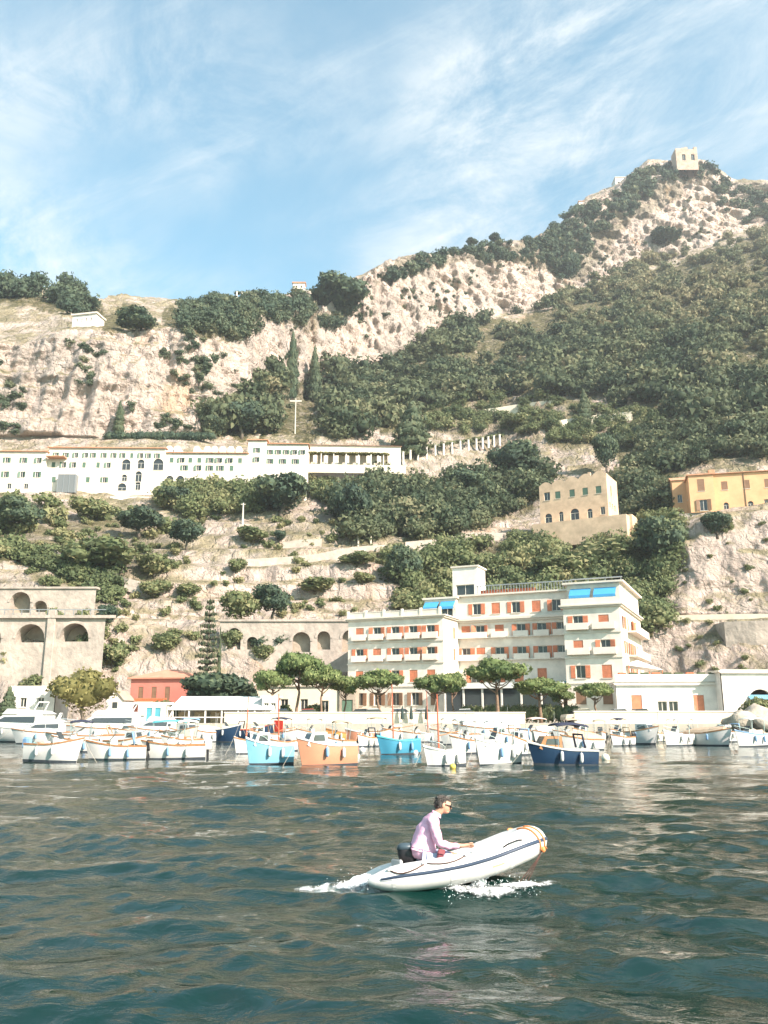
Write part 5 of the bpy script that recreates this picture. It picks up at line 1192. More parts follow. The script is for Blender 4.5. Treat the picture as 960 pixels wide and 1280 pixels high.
    if kind == 'covered':
        rows = []
        for a_ in S:
            if a_[4] > .86: continue
            z = a_[2] + .05; hgt = (.85 if top is None else top) * math.sin(math.pi*min(1, max(0, (a_[4]+.10)/1.05)))**.6
            rows.append([(a_[0], a_[1]*1.03, z), (a_[0], a_[1]*.75, z+hgt*.55), (a_[0], 0, z+hgt), (a_[0], -a_[1]*.75, z+hgt*.55), (a_[0], -a_[1]*1.03, z)])
        part('boat_cover', MB().rings(rows, closed=False).add(rows[0], [(0,1,2,3,4)]).add(rows[-1], [(4,3,2,1,0)]), M_CANV[canvas], o)
    if kind == 'yacht':
        T = top or 1.0
        s1 = part('superstructure', MB().rings([[(-.34*L, y*B*.40, sole), (.30*L, y*B*.34, sh*1.15), (.12*L, y*B*.32, sh+.95*T), (-.34*L, y*B*.36, sh+1.0*T)] for y in (-1,-.97,.97,1)]), HC['white'], o)
        for sg in (-1, 1): part('side_window', MB().add([(-.26*L, sg*(B*.387), sh+.42*T), (.19*L, sg*(B*.345), sh+.48*T), (.10*L, sg*(B*.333), sh+.82*T), (-.26*L, sg*(B*.373), sh+.84*T)], [(0,1,2,3),(3,2,1,0)]), M_SCREEN, s1)
        part('windscreen', MB().add([(.285*L, -B*.30, sh*1.15+.1), (.285*L, B*.30, sh*1.15+.1), (.135*L, B*.29, sh+.9*T), (.135*L, -B*.29, sh+.9*T)], [(0,1,2,3),(3,2,1,0)]), M_SCREEN, s1)
        f = part('flybridge', MB().rings([[(-.36*L, y*B*.36, sh+1.02*T), (.13*L, y*B*.33, sh+1.02*T), (.08*L, y*B*.30, sh+1.42*T), (-.30*L, y*B*.30, sh+1.25*T)] for y in (-1, 1)]), HC['white'], o)
        part('radar_arch', MB().tube([(-.22*L, -B*.30, sh+1.2*T), (-.27*L, -B*.27, sh+1.9*T), (-.27*L, B*.27, sh+1.9*T), (-.22*L, B*.30, sh+1.2*T)], .07, 6), HC['white'], f)
        part('bow_rail', MB().tube([(a_[0]-.1, a_[1]*.9, a_[2]+.5) for a_ in S if a_[4] > .6] + [(a_[0]-.1, -a_[1]*.9, a_[2]+.5) for a_ in S[::-1] if a_[4] > .6], .02, 5), M_CHROME, o)
    if mast:
        c = part('mast', MB().tube([(.12*L, 0, sole), (.12*L, 0, mast)], [.055, .03], 7), M_RUST, o)
        part('boom', MB().tube([(.12*L, 0, sh+.75), (-.42*L, 0, sh+.95)], .028, 6), M_TRIM, c)
        part('stay', MB().tube([(.12*L, 0, mast*.95), (.48*L, 0, S[-1][2])], .008, 4), M_ROPE, c)
    if motor:
        mm = M_BLACK if motor == 'black' else (M_CANV['blue'] if motor == 'blue' else HC['white'])
        e = part('outboard_motor', MB().rings([[(-.5*L-.12+cx*sx, cy*sx, z) for cx, cy in ((-.24,-.13),(.0,-.17),(.16,-.14),(.16,.14),(.0,.17),(-.24,.13))] for z, sx in ((sh-.28,.75),(sh-.2,1),(sh+.22,1),(sh+.32,.7))]), mm, o)
        part('motor_leg', MB().box(-.5*L-.20, -.5*L-.06, -.05, .05, -.35, sh-.27), M_BLACK, e)
    rr = random.Random(px0 + 7)
    for sg in (-1, 1):
        for t in (.30, .62) if 'nofender' not in extras else ():
            a_ = S[int(t*14)]; z = a_[2] - .12; fc = HC['white'] if rr.random() < .7 else M_CANV['blue']
            e = part('fender', MB().lathe([(.02,0),(.075,-.05),(.09,-.15),(.09,-.38),(.07,-.47),(.02,-.5)], 8, (a_[0], sg*(a_[1]+.11), z)), fc, o, True); part('fender_line', MB().tube([(a_[0], sg*(a_[1]-.04), a_[2]+.03), (a_[0], sg*(a_[1]+.08), a_[2]+.02), (a_[0], sg*(a_[1]+.11), z)], .008, 4), M_ROPE, e)
    if rr.random() < .75:
        q = part('antenna', MB().tube([(-.3*L, B*.3, sh), (-.33*L, B*.32, sh + rr.uniform(1.2, 2.6))], [.014, .007], 5), HC['white'], o)
    for i in range(rr.choice((1, 2, 3))):
        x, y = rr.uniform(-.34, .1)*L, rr.uniform(-.3, .3)*B; s_ = rr.uniform(.12, .24)
        part('bundle', MB().ball((x, y, sh*.75 + s_*.5), (s_*1.3, s_, s_*.8), 9, 6), rr.choice((M_CANV['pink'], M_CANV['navy'], M_CANV['tan'], M_CANV['red'], M_CUSH, M_CANV['teal'], M_BLACK)), o, True)
    if rr.random() < .6:
        part('cleat_rail', MB().tube([(a_[0]-.05, a_[1]*.86, a_[2] + .32*min(1, (a_[4]-.5)*6)) for a_ in S if a_[4] > .5] + [(a_[0]-.05, -a_[1]*.86, a_[2] + .32*min(1, (a_[4]-.5)*6)) for a_ in S[::-1] if a_[4] > .5], .014, 5), M_CHROME, o)
    if kind in ('cuddy', 'open') and rr.random() < .5:
        part('folded_canopy', MB().tube([(-.30*L, -B*.42, sh+.1), (-.26*L, -B*.40, sh+.75), (-.26*L, B*.40, sh+.75), (-.30*L, B*.42, sh+.1)], .055, 7), M_CANV[rr.choice(('navy','tan','white','blue'))], o, True)
    part('mooring_line', MB().tube([(L*.49, 0, S[-1][2]), (L*.62, .05, S[-1][2]*.45), (L*.78, .1, -.1)], .010, 4), M_ROPE, o)
    return o, L, B
BL = [
 # back ranks first
 ('motor_yacht','big white motor yacht cut off by the left edge',-50,70,927,172,1.25,'yacht','white',dict(top=1.25,trim=HC['white'])),
 ('motor_yacht','white flybridge yacht with long dark window band below the golden tree',58,188,924,-172,1.2,'yacht','white',dict(top=1.2)),
 ('motorboat','wooden-railed white launch moored in front of the flybridge yacht',46,150,934,-170,.85,'open','white',dict(ctop='tan')),
 ('motorboat','white cabin boat with arched windows below the red house',128,205,928,-165,1.0,'cuddy','white',{}),
 ('motorboat','cream-hulled boat with flared bow at the end of the left group',190,252,929,-35,1.0,'cuddy','cream',{}),
 ('motorboat','white boat with teal canopy behind the boat with the pink cushions',150,240,936,-168,.75,'bimini','white',dict(canvas='teal')),
 ('launch','dark navy launch with white waterline behind the left anchor lines',252,302,918,-18,1.15,'open','navy',dict(trim=HC['white'])),
 ('launch','dark blue launch with red deck edge behind the rust-red mast',284,345,919,-14,1.15,'open','navy',dict(trim=HC['red'],mast=None)),
 ('motorboat','boat with dark flat canopy and bright red side cloth',330,378,927,-24,.9,'bimini','white',dict(canvas='navy')),
 ('rowing_boat','amber wooden boat lying behind the orange boat',404,448,919,-160,.85,'gozzo','amber',dict(mast=None)),
 ('rowing_boat','orange wooden boat with white rim left of the blue boat',430,476,918,-172,.85,'gozzo','orange',dict(trim=HC['white'])),
 ('motorboat','small white motorboat behind the blue boat',498,548,926,-165,.75,'open','white',{}),
 ('motorboat','white boat with long flat white canopy behind the rust-red mast boat',548,606,931,-165,.85,'bimini','white',{}),
 ('covered_boat','large boat under a humped white cover in the middle of the harbour',566,652,921,-170,1.2,'covered','white',dict(top=1.35)),
 ('motorboat','white boat with pink canopy between the hardtop cruiser and the navy boat',644,694,928,-150,.9,'bimini','white',dict(canvas='pink')),
 ('motorboat','small boat with tan canopy behind the navy boat',690,735,916,-165,.8,'bimini','white',dict(canvas='tan')),
 ('motorboat','tiny white boat with thin canopy right of the navy boat',743,768,921,-100,.7,'bimini','white',dict(canvas='tan')),
 ('motorboat','white boat with brown rail, leftmost of the right-hand row',778,834,931,-50,1.05,'cuddy','white',{}),
 ('speedboat','low sleek white speedboat, second of the right-hand row',826,880,933,-142,.9,'bimini','white',dict(canvas='white',trim=HC['white'])),
 ('motorboat','white boat with tan cover over the bow, third of the right-hand row',870,926,933,-52,1.0,'covered','white',dict(canvas='tan',top=.4,mast=None)),
 ('motorboat','white boat with pale blue side, rightmost at the picture edge',918,976,934,-150,.95,'bimini','white',dict(canvas='white',trim=M_CANV['blue'])),
 ('motorboat','small white boat with blue canopy below the end of the restaurant awning',206,250,921,-150,.9,'bimini','white',dict(canvas='blue')),
 ('covered_boat','low boat under a grey-white cover left of the navy launches',232,276,922,-165,.9,'covered','white',dict(top=.5)),
 ('motorboat','white cabin boat tucked behind the light blue boat',306,346,932,-140,.9,'cuddy','white',{}),
 ('motorboat','white boat with white canopy behind the orange boat cabin',366,412,930,-150,.9,'bimini','white',{}),
 ('motorboat','cream boat with tan canopy at the left end of the parasols',452,500,922,-20,.95,'bimini','cream',dict(canvas='tan')),
 ('motorboat','white cabin boat lying under the closed parasols',476,528,926,-160,.9,'cuddy','white',{}),
 ('sailing_dinghy','white sailing dinghy with bare mast behind the blue gozzo',520,560,922,-155,.7,'gozzo','white',dict(mast=4.6,trim=HC['white'])),
 ('motorboat','white boat with white awning left of the humped cover',536,584,921,-165,.9,'bimini','white',{}),
 ('motorboat','white cabin boat partly behind the hardtop cruiser',610,656,934,-150,.9,'cuddy','white',{}),
 ('covered_boat','small boat under a white cover between the pink and tan canopies',664,704,922,-150,.8,'covered','white',dict(top=.6)),
 ('motorboat','cream cabin boat behind the right end of the navy boat',712,756,924,-140,.9,'cuddy','cream',{}),
 ('motorboat','white boat under the pale harbour wall left of the right-hand row',758,796,922,-130,.85,'bimini','white',dict(canvas='navy')),
 ('motorboat','small cream boat behind the first gap of the right-hand row',806,842,922,-150,.8,'open','cream',{}),
 ('motorboat','white boat behind the sleek speedboat',846,888,923,-40,.85,'bimini','white',dict(canvas='pink')),
 ('motorboat','white cabin boat behind the boat with the tan bow cover',896,940,923,-150,.9,'cuddy','white',{}),
 ('motor_yacht','white sports yacht between the left edge yacht and the white house',6,84,930,-168,.95,'yacht','white',dict(top=.85)),
 ('motor_yacht','small white yacht with windscreen below the kiosk with teal doors',148,226,925,-166,1.05,'yacht','white',dict(top=.9)),
 ('motorboat','white boat with navy canopy between the left front boats and the yachts',58,116,941,-165,.8,'bimini','white',dict(canvas='navy')),
 ('motorboat','cream boat with folded canopy behind the middle front-left boat',122,182,942,-20,.8,'cuddy','cream',{}),
 ('motorboat','white boat with white canopy behind the boat with pinkish cushions',196,250,940,-160,.8,'bimini','white',{}),
 ('sailing_dinghy','white dinghy with thin bare mast between the two navy launches and the light blue boat',330,372,940,-150,.65,'gozzo','white',dict(mast=3.9,trim=M_TRIM)),
 ('motorboat','white boat with tan canopy just behind the orange boat',396,444,941,-160,.8,'bimini','white',dict(canvas='tan')),
 ('motorboat','small grey-white boat between the orange boat and the blue gozzo',442,474,934,-130,.7,'open','grey',dict(motor='black')),
 ('motorboat','white boat with tall white canopy behind the pale grey gozzo',560,612,943,-155,.85,'bimini','white',{}),
 ('motorboat','white cabin boat squeezed between the hardtop cruiser and the navy boat',636,672,945,-125,.85,'cuddy','white',{}),
 ('motorboat','white boat with tan cover behind the stern of the navy boat',700,760,938,-160,.75,'covered','white',dict(canvas='tan',top=.5)),
 ('motorboat','small white boat with outboard under the right end of the harbour wall',762,800,933,-150,.7,'open','white',dict(motor='black')),
 # front rank
 ('motorboat','white open motorboat with blue-wrapped outboard at the far left',22,100,953,-12,.92,'open','white',dict(motor='blue')),
 ('motorboat','white open boat, middle of the three at the front left',98,176,951,-166,.78,'open','white',dict(motor='black')),
 ('motorboat','white boat with pinkish cushions, right of the three at the front left',170,252,950,-168,.78,'open','white',dict(motor='white')),
 ('gozzo','narrow white gozzo with rust-red mast and hanging anchor lines',284,332,944,-130,.75,'gozzo','white',dict(mast=3.6)),
 ('motorboat','light blue boat with white cabin beside the orange boat',300,364,957,-148,.95,'cuddy','sky',dict(trim=HC['white'],ctop=None)),
 ('motorboat','orange-hulled boat with white deck and windscreen',364,446,959,-150,1.0,'cuddy','orange',dict(trim=HC['white'])),
 ('gozzo','sea-blue gozzo with teal cover and rust-red mast',468,530,944,-156,.85,'gozzo','blue',dict(mast=4.4,trim=M_CANV['teal'])),
 ('gozzo','pale grey gozzo with tall rust-red mast and yellow float',526,588,959,-154,.72,'gozzo','grey',dict(mast=3.5,trim=HC['white'])),
 ('cruiser','white cruiser with hardtop on steel poles, front middle',588,660,958,-140,.95,'hardtop','white',dict(trim=HC['white'])),
 ('cabin_boat','navy-hulled boat with wooden cabin and dark blue bimini',660,752,958,-168,.78,'cuddy','navy',dict(trim=HC['white'],ctop='wood',extras=('bimini',),canvas='navy')),
]
for (nm, lb, a, b, yw, hd, fb, kd, hl, kw) in BL: boat(nm, lb, a, b, yw, hd, fb, kd, hl, **kw)
o = [q for q in COL.objects if q.get('label', '').startswith('boat with dark flat canopy')][0]
part('side_cloth', MB().box(-.9, .1, -.62, -.58, .75, 1.95), M_CANV['red'], o)
# floats
def buoy(px, yw, r, m, label):
    d = -CAMZ / gy(yw); p = at(px, yw, d); o = thing('mooring_buoy', label, 'buoy', (p.x, d, r*.45), 0, 'floats between the boats')
    part('float', MB().ball((0,0,0), r, 12, 8), m, o, True); part('eye', MB().tube([(0,0,r*.95),(.03,0,r*1.15),(-.03,0,r*1.2),(0,0,r*.95)], .012, 5), M_CHROME, o)
buoy(446, 948, .20, HC['white'], 'round white float at the stern of the orange boat')
buoy(453, 940, .22, HC['white'], 'white float just behind the orange boat stern')
buoy(440, 936, .17, HC['orange'], 'small orange float behind the orange boat')
buoy(519, 943, .20, HC['white'], 'white float at the right end of the blue gozzo')
buoy(566, 960, .15, mat('yellow_float', (.70,.52,.10), .5), 'yellow float beside the pale grey gozzo')
buoy(757, 950, .24, HC['cream'], 'cream float right of the navy-hulled boat')
buoy(336, 950, .15, HC['white'], 'small white float left of the light blue boat bow')
# ================================================================ inflatable dinghy with its driver
M_PVC = mat('white_hypalon', (.68,.655,.62), .45, .10, 4, obj=True); M_BLUEST = mat('grey_blue_strip', (.03,.05,.085), .5); M_PVCG = mat('grey_hull_bottom', (.52,.50,.48), .5, .1, 4, obj=True)
M_OR = mat('orange_rope', (.72,.26,.09), .8); M_DROPE = mat('dark_rope', (.10,.055,.045), .9)
DN = thing('inflatable_dinghy', 'white inflatable dinghy with blue stripe speeding with raised bow', 'dinghy', (DG.x, DG.y, 0.0), DHD); DN.rotation_euler = (R(-8), 0, DHD); DN.scale = (1.08, 1.08, .98)
half = [(x, y*.87, z, r*.95) for x, y, z, r in [(-1.30,.53,.11,.045),(-1.22,.54,.115,.10),(-1.05,.55,.13,.165),(-.85,.56,.155,.20),(-.45,.57,.20,.212),(-.05,.57,.265,.218),(.30,.56,.355,.225),(.58,.51,.455,.232),(.80,.42,.54,.238),(.95,.29,.592,.24),(1.03,.15,.615,.242),(1.055,0,.622,.243)]]
path = [(x, -y, z, r) for x, y, z, r in half] + [(x, y, z, r) for x, y, z, r in half[-2::-1]]
def smooth(P, k=4):
    P = [np.array(p) for p in P]; out_ = []
    for i in range(len(P) - 1):
        p0, p1, p2, p3 = P[max(0,i-1)], P[i], P[i+1], P[min(len(P)-1,i+2)]
        for j in range(k):
            t = j / k; out_.append(.5*((2*p1) + (p2-p0)*t + (2*p0-5*p1+4*p2-p3)*t*t + (3*p1-p0-3*p2+p3)*t**3))
    return out_ + [P[-1]]
SP_ = smooth(path)
tb = part('tube', MB().tube([p[:3] for p in SP_], [float(p[3]) for p in SP_], 20), M_PVC, DN, True)
def on_tube(i, ang, e=0.0):
    """point on the tube skin; ang 0 = outward, 90 = up"""
    p = SP_[i]; a = SP_[max(0,i-1)][:3]; b = SP_[min(len(SP_)-1,i+1)][:3]; t = Vector(b - a).normalized()
    outw = t.cross(Vector((0,0,1))).normalized(); up = outw.cross(t).normalized()
    return Vector(p[:3]) + (outw * math.cos(R(ang)) + up * math.sin(R(ang))) * (float(p[3]) + e)
n_ = len(SP_)
st = MB(); st.rings([[on_tube(i, 4, .002), on_tube(i, 8, .016), on_tube(i, 13, .016), on_tube(i, 17, .002)] for i in range(6, n_-6)]); part('rub_strip', st, M_BLUEST, tb)
st = MB(); st.rings([[on_tube(i, -1, .002), on_tube(i, 0, .008), on_tube(i, 2, .008), on_tube(i, 3, .002)] for i in range(6, n_-6)]); part('blue_piping', st, mat('pale_blue_piping', (.50,.52,.56), .5), tb)
for k in (0, -1): part('cone_cap', MB().tube([SP_[k][:3], SP_[k][:3] + (SP_[k][:3]-SP_[1 if k == 0 else -2][:3])*.4], [.047, .03], 10), M_PVCG, tb, True)
for i in (9, 18, 27, 36, n_-37, n_-28, n_-19, n_-10):
    part('seam', MB().rings([[on_tube(i+e, a, .003) for a in range(0, 360, 18)] for e in (0, 1)], cap=False), mat('seam_tape', (.66,.64,.61), .5), tb)
i = ni_ = 30
part('carry_handle', MB().tube([on_tube(27, 34, .003), on_tube(28, 36, .03), on_tube(30, 36, .03), on_tube(31, 34, .003)], .012, 6), M_BLACK, tb, True)
part('valve', MB().ball(tuple(on_tube(22, 58, .0)), (.03,.03,.018), 10, 6), M_PVCG, tb, True)
# v-shaped bottom and floor
bt = MB(); rows = []
for x, y, z, r in half[2:11]:
    kz = z - r*.75 - (.11 if x > 0 else .06); rows.append([(x, -y, z-r*.55), (x, -y*.5, (z-r*.55+kz)/2-.02), (x, 0, kz), (x, y*.5, (z-r*.55+kz)/2-.02), (x, y, z-r*.55)])
part('hull_bottom', bt.rings(rows, closed=False), M_PVCG, DN, True)
part('floor', MB().rings([[(x, -y+.1, z-r*.2), (x, y-.1, z-r*.2)] for x, y, z, r in half[2:9]], closed=False), M_PVCG, DN)
part('transom', MB().bbox(-.88, -.83, -.42, .42, .02, .40, .02), M_PVCG, DN)
part('bench_seat', MB().bbox(-.60, -.34, -.44, .44, .25, .30, .02), M_PVCG, DN)
OB = part('outboard_motor', MB().rings([[(-1.0+cx*sx+(z-.45)*-.15, cy*sx, z) for cx, cy in ((-.17,-.08),(-.10,-.13),(.06,-.13),(.15,-.09),(.15,.09),(.06,.13),(-.10,.13),(-.17,.08))] for z, sx in ((.30,.6),(.34,.9),(.48,1.0),(.60,.95),(.665,.78),(.69,.45))]), M_BLACK, DN, True); OB.location = (.06, 0, .10); OB.scale = (.76, .80, .76)
part('cowling_lid', MB().rings([[(-1.03+cx*sx, cy*sx, z) for cx, cy in ((-.17,-.08),(-.10,-.13),(.06,-.13),(.15,-.09),(.15,.09),(.06,.13),(-.10,.13),(-.17,.08))] for z, sx in ((.57,1.0),(.66,.86),(.70,.5))]), mat('slate_plastic', (.05,.075,.09), .35), OB, True)
part('motor_leg', MB().rings([[(-1.0+x, y, z) for x, y in ((-.07,0),(0,-.035),(.07,0),(0,.035))] for z in (-.45, .32)]), M_BLACK, OB)
part('tiller', MB().tube([(-.88,.05,.55),(-.72,.10,.56),(-.55,.14,.58)], [.02,.022,.026], 7), M_BLACK, OB)
part('clamp', MB().box(-.99, -.90, -.1, .1, .24, .44), M_METAL, OB)
# ropes
ni = lambda x: min(range(n_//2), key=lambda i: abs(SP_[i][0]-x))
def drape(x0, x1, sag, a0, rad, m_, par, name='grab_line'):
    i0, i1 = ni(x0), ni(x1); P = []
    for i in range(i0, i1+1):
        t = (i-i0)/max(1, i1-i0); P.append(on_tube(i, a0 - sag*4*t*(1-t), .014))
    return part(name, MB().tube(P, rad, 6), m_, par, True)
drape(-1.0, -.52, 26, 46, .010, M_DROPE, tb); drape(-.52, .02, 18, 52, .009, M_DROPE, tb)
for x in (-1.0, -.52, .02): part('rope_patch', MB().ball(tuple(on_tube(ni(x), 50, .004)), (.045,.03,.03), 8, 5), M_PVC, tb, True)
for side in (0, 1):
    i0 = n_//2 - 9 if side == 0 else n_//2 + 9
    part('bow_rope', MB().tube([on_tube(i0 + (2 if side == 0 else -2)*0, a, .012) for a in range(112, -26, -8)], .013, 6), M_OR, tb, True)
i0 = n_//2 - 7; part('bow_rope', MB().tube([on_tube(i0, a, .014) for a in range(100, -20, -8)] + [on_tube(i0+1, -22, .03)], .012, 6), M_OR, tb, True)
part('rope_knot', MB().ball(tuple(on_tube(n_//2-8, -22, .02)), (.035,.03,.045), 8, 6), M_OR, tb, True)
pk = on_tube(n_//2-8, -26, .01)
for dx_, s in ((-.28, .0), (-.22, .03), (-.34, -.02)): part('painter_line', MB().tube([pk, pk + Vector((dx_*.35, -.01+s, -.16)), pk + Vector((dx_, .02+s, -.42))], .007, 5), M_DROPE, tb)
part('registration_mark', MB().rings([[on_tube(i, -18, .003), on_tube(i, -24, .003)] for i in range(ni(.33), ni(.52))], closed=False), mat('yellow_mark', (.70,.60,.25), .6), tb)

# ---------------------------------------------------------------- the driver
M_SKIN = mat('bare_skin', (.55,.30,.20), .55, .08, 12, obj=True); M_SHIRT = mat('pink_shirt', (.78,.44,.57), .8, .14, 9, .012, 26, obj=True); M_SHORT = mat('grey_blue_shorts', (.36,.40,.52), .8, .1, 9, obj=True); M_HAIR = mat('grey_brown_hair', (.11,.095,.085), .8, .5, 40, .01, 70, obj=True)  # skin is one base tone with slight random variation
def skin(name, nodes, chains, root, m, parent, sub=2):
    ks = list(nodes); ix = {k: i for i, k in enumerate(ks)}; ed = [(ix[a], ix[b]) for c in chains for a, b in zip(c, c[1:])]
    me = bpy.data.meshes.new(name); me.from_pydata([nodes[k][0] for k in ks], ed, []); me.update(); me.materials.append(m)
    o = link(name, me, parent); md = o.modifiers.new('skin', 'SKIN'); md.use_smooth_shade = True; md.branch_smoothing = .6
    for k, v in zip(ks, me.skin_vertices[0].data):
        r = nodes[k][1]; v.radius = r if isinstance(r, tuple) else (r, r); v.use_root = k == root
    s = o.modifiers.new('sub', 'SUBSURF'); s.levels = sub; s.render_levels = sub
    return o
MAN = thing('person', 'man in pink shirt and grey shorts sitting at the stern of the dinghy', 'person', (DG.x, DG.y, 0.0), DHD); MAN.rotation_euler = (R(-3), R(13), DHD); MAN.scale = (1.14, 1.14, 1.06); MAN.location = (DG.x - .10, DG.y, -.11)
nb = {'pelvis': ((-.48,0,.41),.12), 'waist': ((-.50,0,.56),.11), 'chest': ((-.48,0,.80),.125), 'neckb': ((-.41,0,.965),.062), 'neck': ((-.385,0,1.02),.054), 'jaw': ((-.345,0,1.075),.066), 'skull': ((-.345,0,1.155),.088), 'crown': ((-.352,0,1.20),.07),
      'shr': ((-.45,-.17,.92),.06), 'elr': ((-.34,-.25,.62),.042), 'wrr': ((-.04,-.245,.665),.028), 'pamr': ((.035,-.245,.685),.034),
      'shl': ((-.45,.17,.92),.06), 'ell': ((-.50,.28,.66),.042), 'wrl': ((-.55,.20,.60),.028), 'paml': ((-.54,.14,.59),.034),
      'hipr': ((-.42,-.10,.40),.085), 'knr': ((-.01,-.15,.52),.056), 'anr': ((.06,-.15,.20),.036), 'ftr': ((.20,-.16,.17),.034),
      'hipl': ((-.42,.10,.40),.085), 'knl': ((-.02,.15,.51),.056), 'anl': ((.06,.15,.20),.036), 'ftl': ((.20,.16,.17),.034)}
ch = [['pelvis','waist','chest','neckb','neck','jaw','skull','crown'],['chest','shr','elr','wrr','pamr'],['chest','shl','ell','wrl','paml'],['pelvis','hipr','knr','anr','ftr'],['pelvis','hipl','knl','anl','ftl']]
def fingers(pre, palm, along, side, up, curl, S_=1.0):
    for k, (o_, ln) in enumerate(((-.026,.062),(-.009,.072),(.009,.068),(.026,.052))):
        a = Vector(palm) + Vector(along)*.03*S_ + Vector(side)*o_*S_; b = a + Vector(along)*ln*.5*S_; c = b + (Vector(along)*.6 - Vector(up)*curl)*ln*.55*S_
        nb[pre+'f%d'%k] = (tuple(a), .011); nb[pre+'g%d'%k] = (tuple(b), .0095); nb[pre+'h%d'%k] = (tuple(c), .008)
        ch.append([pre, pre+'f%d'%k, pre+'g%d'%k, pre+'h%d'%k])
    a = Vector(palm) - Vector(side)*.03*S_; b = a + (Vector(along)*.7 - Vector(side)*.5)*.045*S_; c = b + Vector(along)*.03*S_ - Vector(up)*.01
    nb[pre+'ta'] = (tuple(a), .013); nb[pre+'tb'] = (tuple(b), .011); nb[pre+'tc'] = (tuple(c), .009); ch.append([pre, pre+'ta', pre+'tb', pre+'tc'])
fingers('pamr', nb['pamr'][0], (.98,0,.15), (0,.6,-.8), (0,-.5,.5), .5)
fingers('paml', nb['paml'][0], (.3,-.9,0), (.9,.3,0), (0,0,1), .8)
BODY = skin('body', nb, ch, 'pelvis', M_SKIN, MAN)
hd_ = Vector((-.335, 0, 1.145))
# face: nose, brow, ears, chin as one child surface of the head
fc = MB().ball((-.315,0,1.14),(.085,.072,.115),16,12).ball((-.285,0,1.065),(.05,.045,.035),12,8)
fc.rings([[(-.245,-.012,1.16),(-.245,.012,1.16),(-.25,0,1.17)],[(-.205,-.016,1.115),(-.205,.016,1.115),(-.225,0,1.14)],[(-.235,-.018,1.105),(-.235,.018,1.105),(-.235,0,1.12)]])
fc.ball((-.238,0,1.083),(.012,.028,.008),10,6)
for s in (-1, 1): fc.ball((-.345, s*.080, 1.135), (.022,.012,.034), 8, 6)
part('face', fc, M_SKIN, BODY, True)
hl_ = [((-.365,0,1.195),(.088,.080,.070)), ((-.41,0,1.15),(.045,.072,.075)), ((-.33,0,1.225),(.070,.066,.040)), ((-.285,0,1.215),(.040,.058,.026)), ((-.385,-.062,1.150),(.045,.022,.055)), ((-.385,.062,1.150),(.045,.022,.055))]
hc_ = crown(np.random.default_rng(8), hl_, 1500, .014, .93, (.93, 1.08))
part('hair', np_mesh('hair', hc_[0], hc_[1], M_HAIR), None, BODY)
gl = part('sunglasses', MB().tube([(-.36,-.084,1.150),(-.26,-.074,1.152),(-.236,-.055,1.150),(-.228,0,1.154),(-.236,.055,1.150),(-.26,.074,1.152),(-.36,.084,1.150)], .006, 6), M_BLACK, MAN)
for s in (-1, 1): part('lens', MB().ball((-.236, s*.036, 1.143), (.012,.028,.019), 10, 6), M_BLACK, gl, True)
ns = {'hem': ((-.49,0,.33),(.19,.165)), 'waist': ((-.50,0,.50),(.185,.165)), 'belly': ((-.495,0,.64),(.185,.165)), 'chest': ((-.475,0,.80),(.185,.155)), 'yoke': ((-.45,0,.915),(.135,.11)), 'col': ((-.41,0,.985),.070),
      'shr': ((-.455,-.165,.905),.078), 'armr': ((-.41,-.225,.76),.066), 'elr': ((-.34,-.25,.62),.060), 'frr': ((-.20,-.25,.632),.052), 'cufr': ((-.065,-.245,.660),.042),
      'shl': ((-.455,.165,.905),.078), 'arml': ((-.48,.24,.77),.066), 'ell': ((-.50,.28,.66),.058), 'cufl': ((-.545,.215,.605),.044)}
SH = skin('shirt', ns, [['hem','waist','belly','chest','yoke','col'],['yoke','shr','armr','elr','frr','cufr'],['yoke','shl','arml','ell','cufl']], 'belly', M_SHIRT, MAN)
dt = bpy.data.textures.new('folds', 'CLOUDS'); dt.noise_scale = .09; dm = SH.modifiers.new('folds', 'DISPLACE'); dm.texture = dt; dm.strength = .05; dm.mid_level = .5; dm.texture_coords = 'LOCAL'
part('collar', MB().rings([[(-.40+rx*math.cos(q)*.9, rx*math.sin(q), zz+.02*math.cos(q)*-1) for q in np.linspace(0, 2*math.pi, 15)[:-1]] for rx, zz in ((.078,.97),(.070,1.02),(.064,1.018),(.066,.97))], cap=False), M_SHIRT, MAN, True)
nsb = {'seat': ((-.48,0,.38),(.15,.13)), 'hr': ((-.40,-.105,.40),.105), 'mr': ((-.24,-.13,.46),.092), 'er': ((-.09,-.148,.505),.078), 'hl': ((-.40,.105,.40),.105), 'ml': ((-.24,.13,.455),.092), 'el': ((-.09,.148,.50),.078)}
skin('shorts', nsb, [['seat','hr','mr','er'],['seat','hl','ml','el']], 'seat', M_SHORT, MAN)
PC = thing('pouch', 'small dark red pouch on the lap of the man in the dinghy', 'pouch', (DG.x-.10, DG.y, -.11), DHD); PC.scale = (1.06,)*3; PC.rotation_euler = (R(-3), R(13), DHD)
part('body', MB().bbox(-.36, -.27, -.27, -.22, .44, .56, .015), mat('maroon_canvas', (.20,.05,.06), .7), PC); part('flap', MB().bbox(-.365, -.265, -.285, -.272, .50, .565, .01), mat('maroon_flap', (.25,.07,.08), .7), PC)

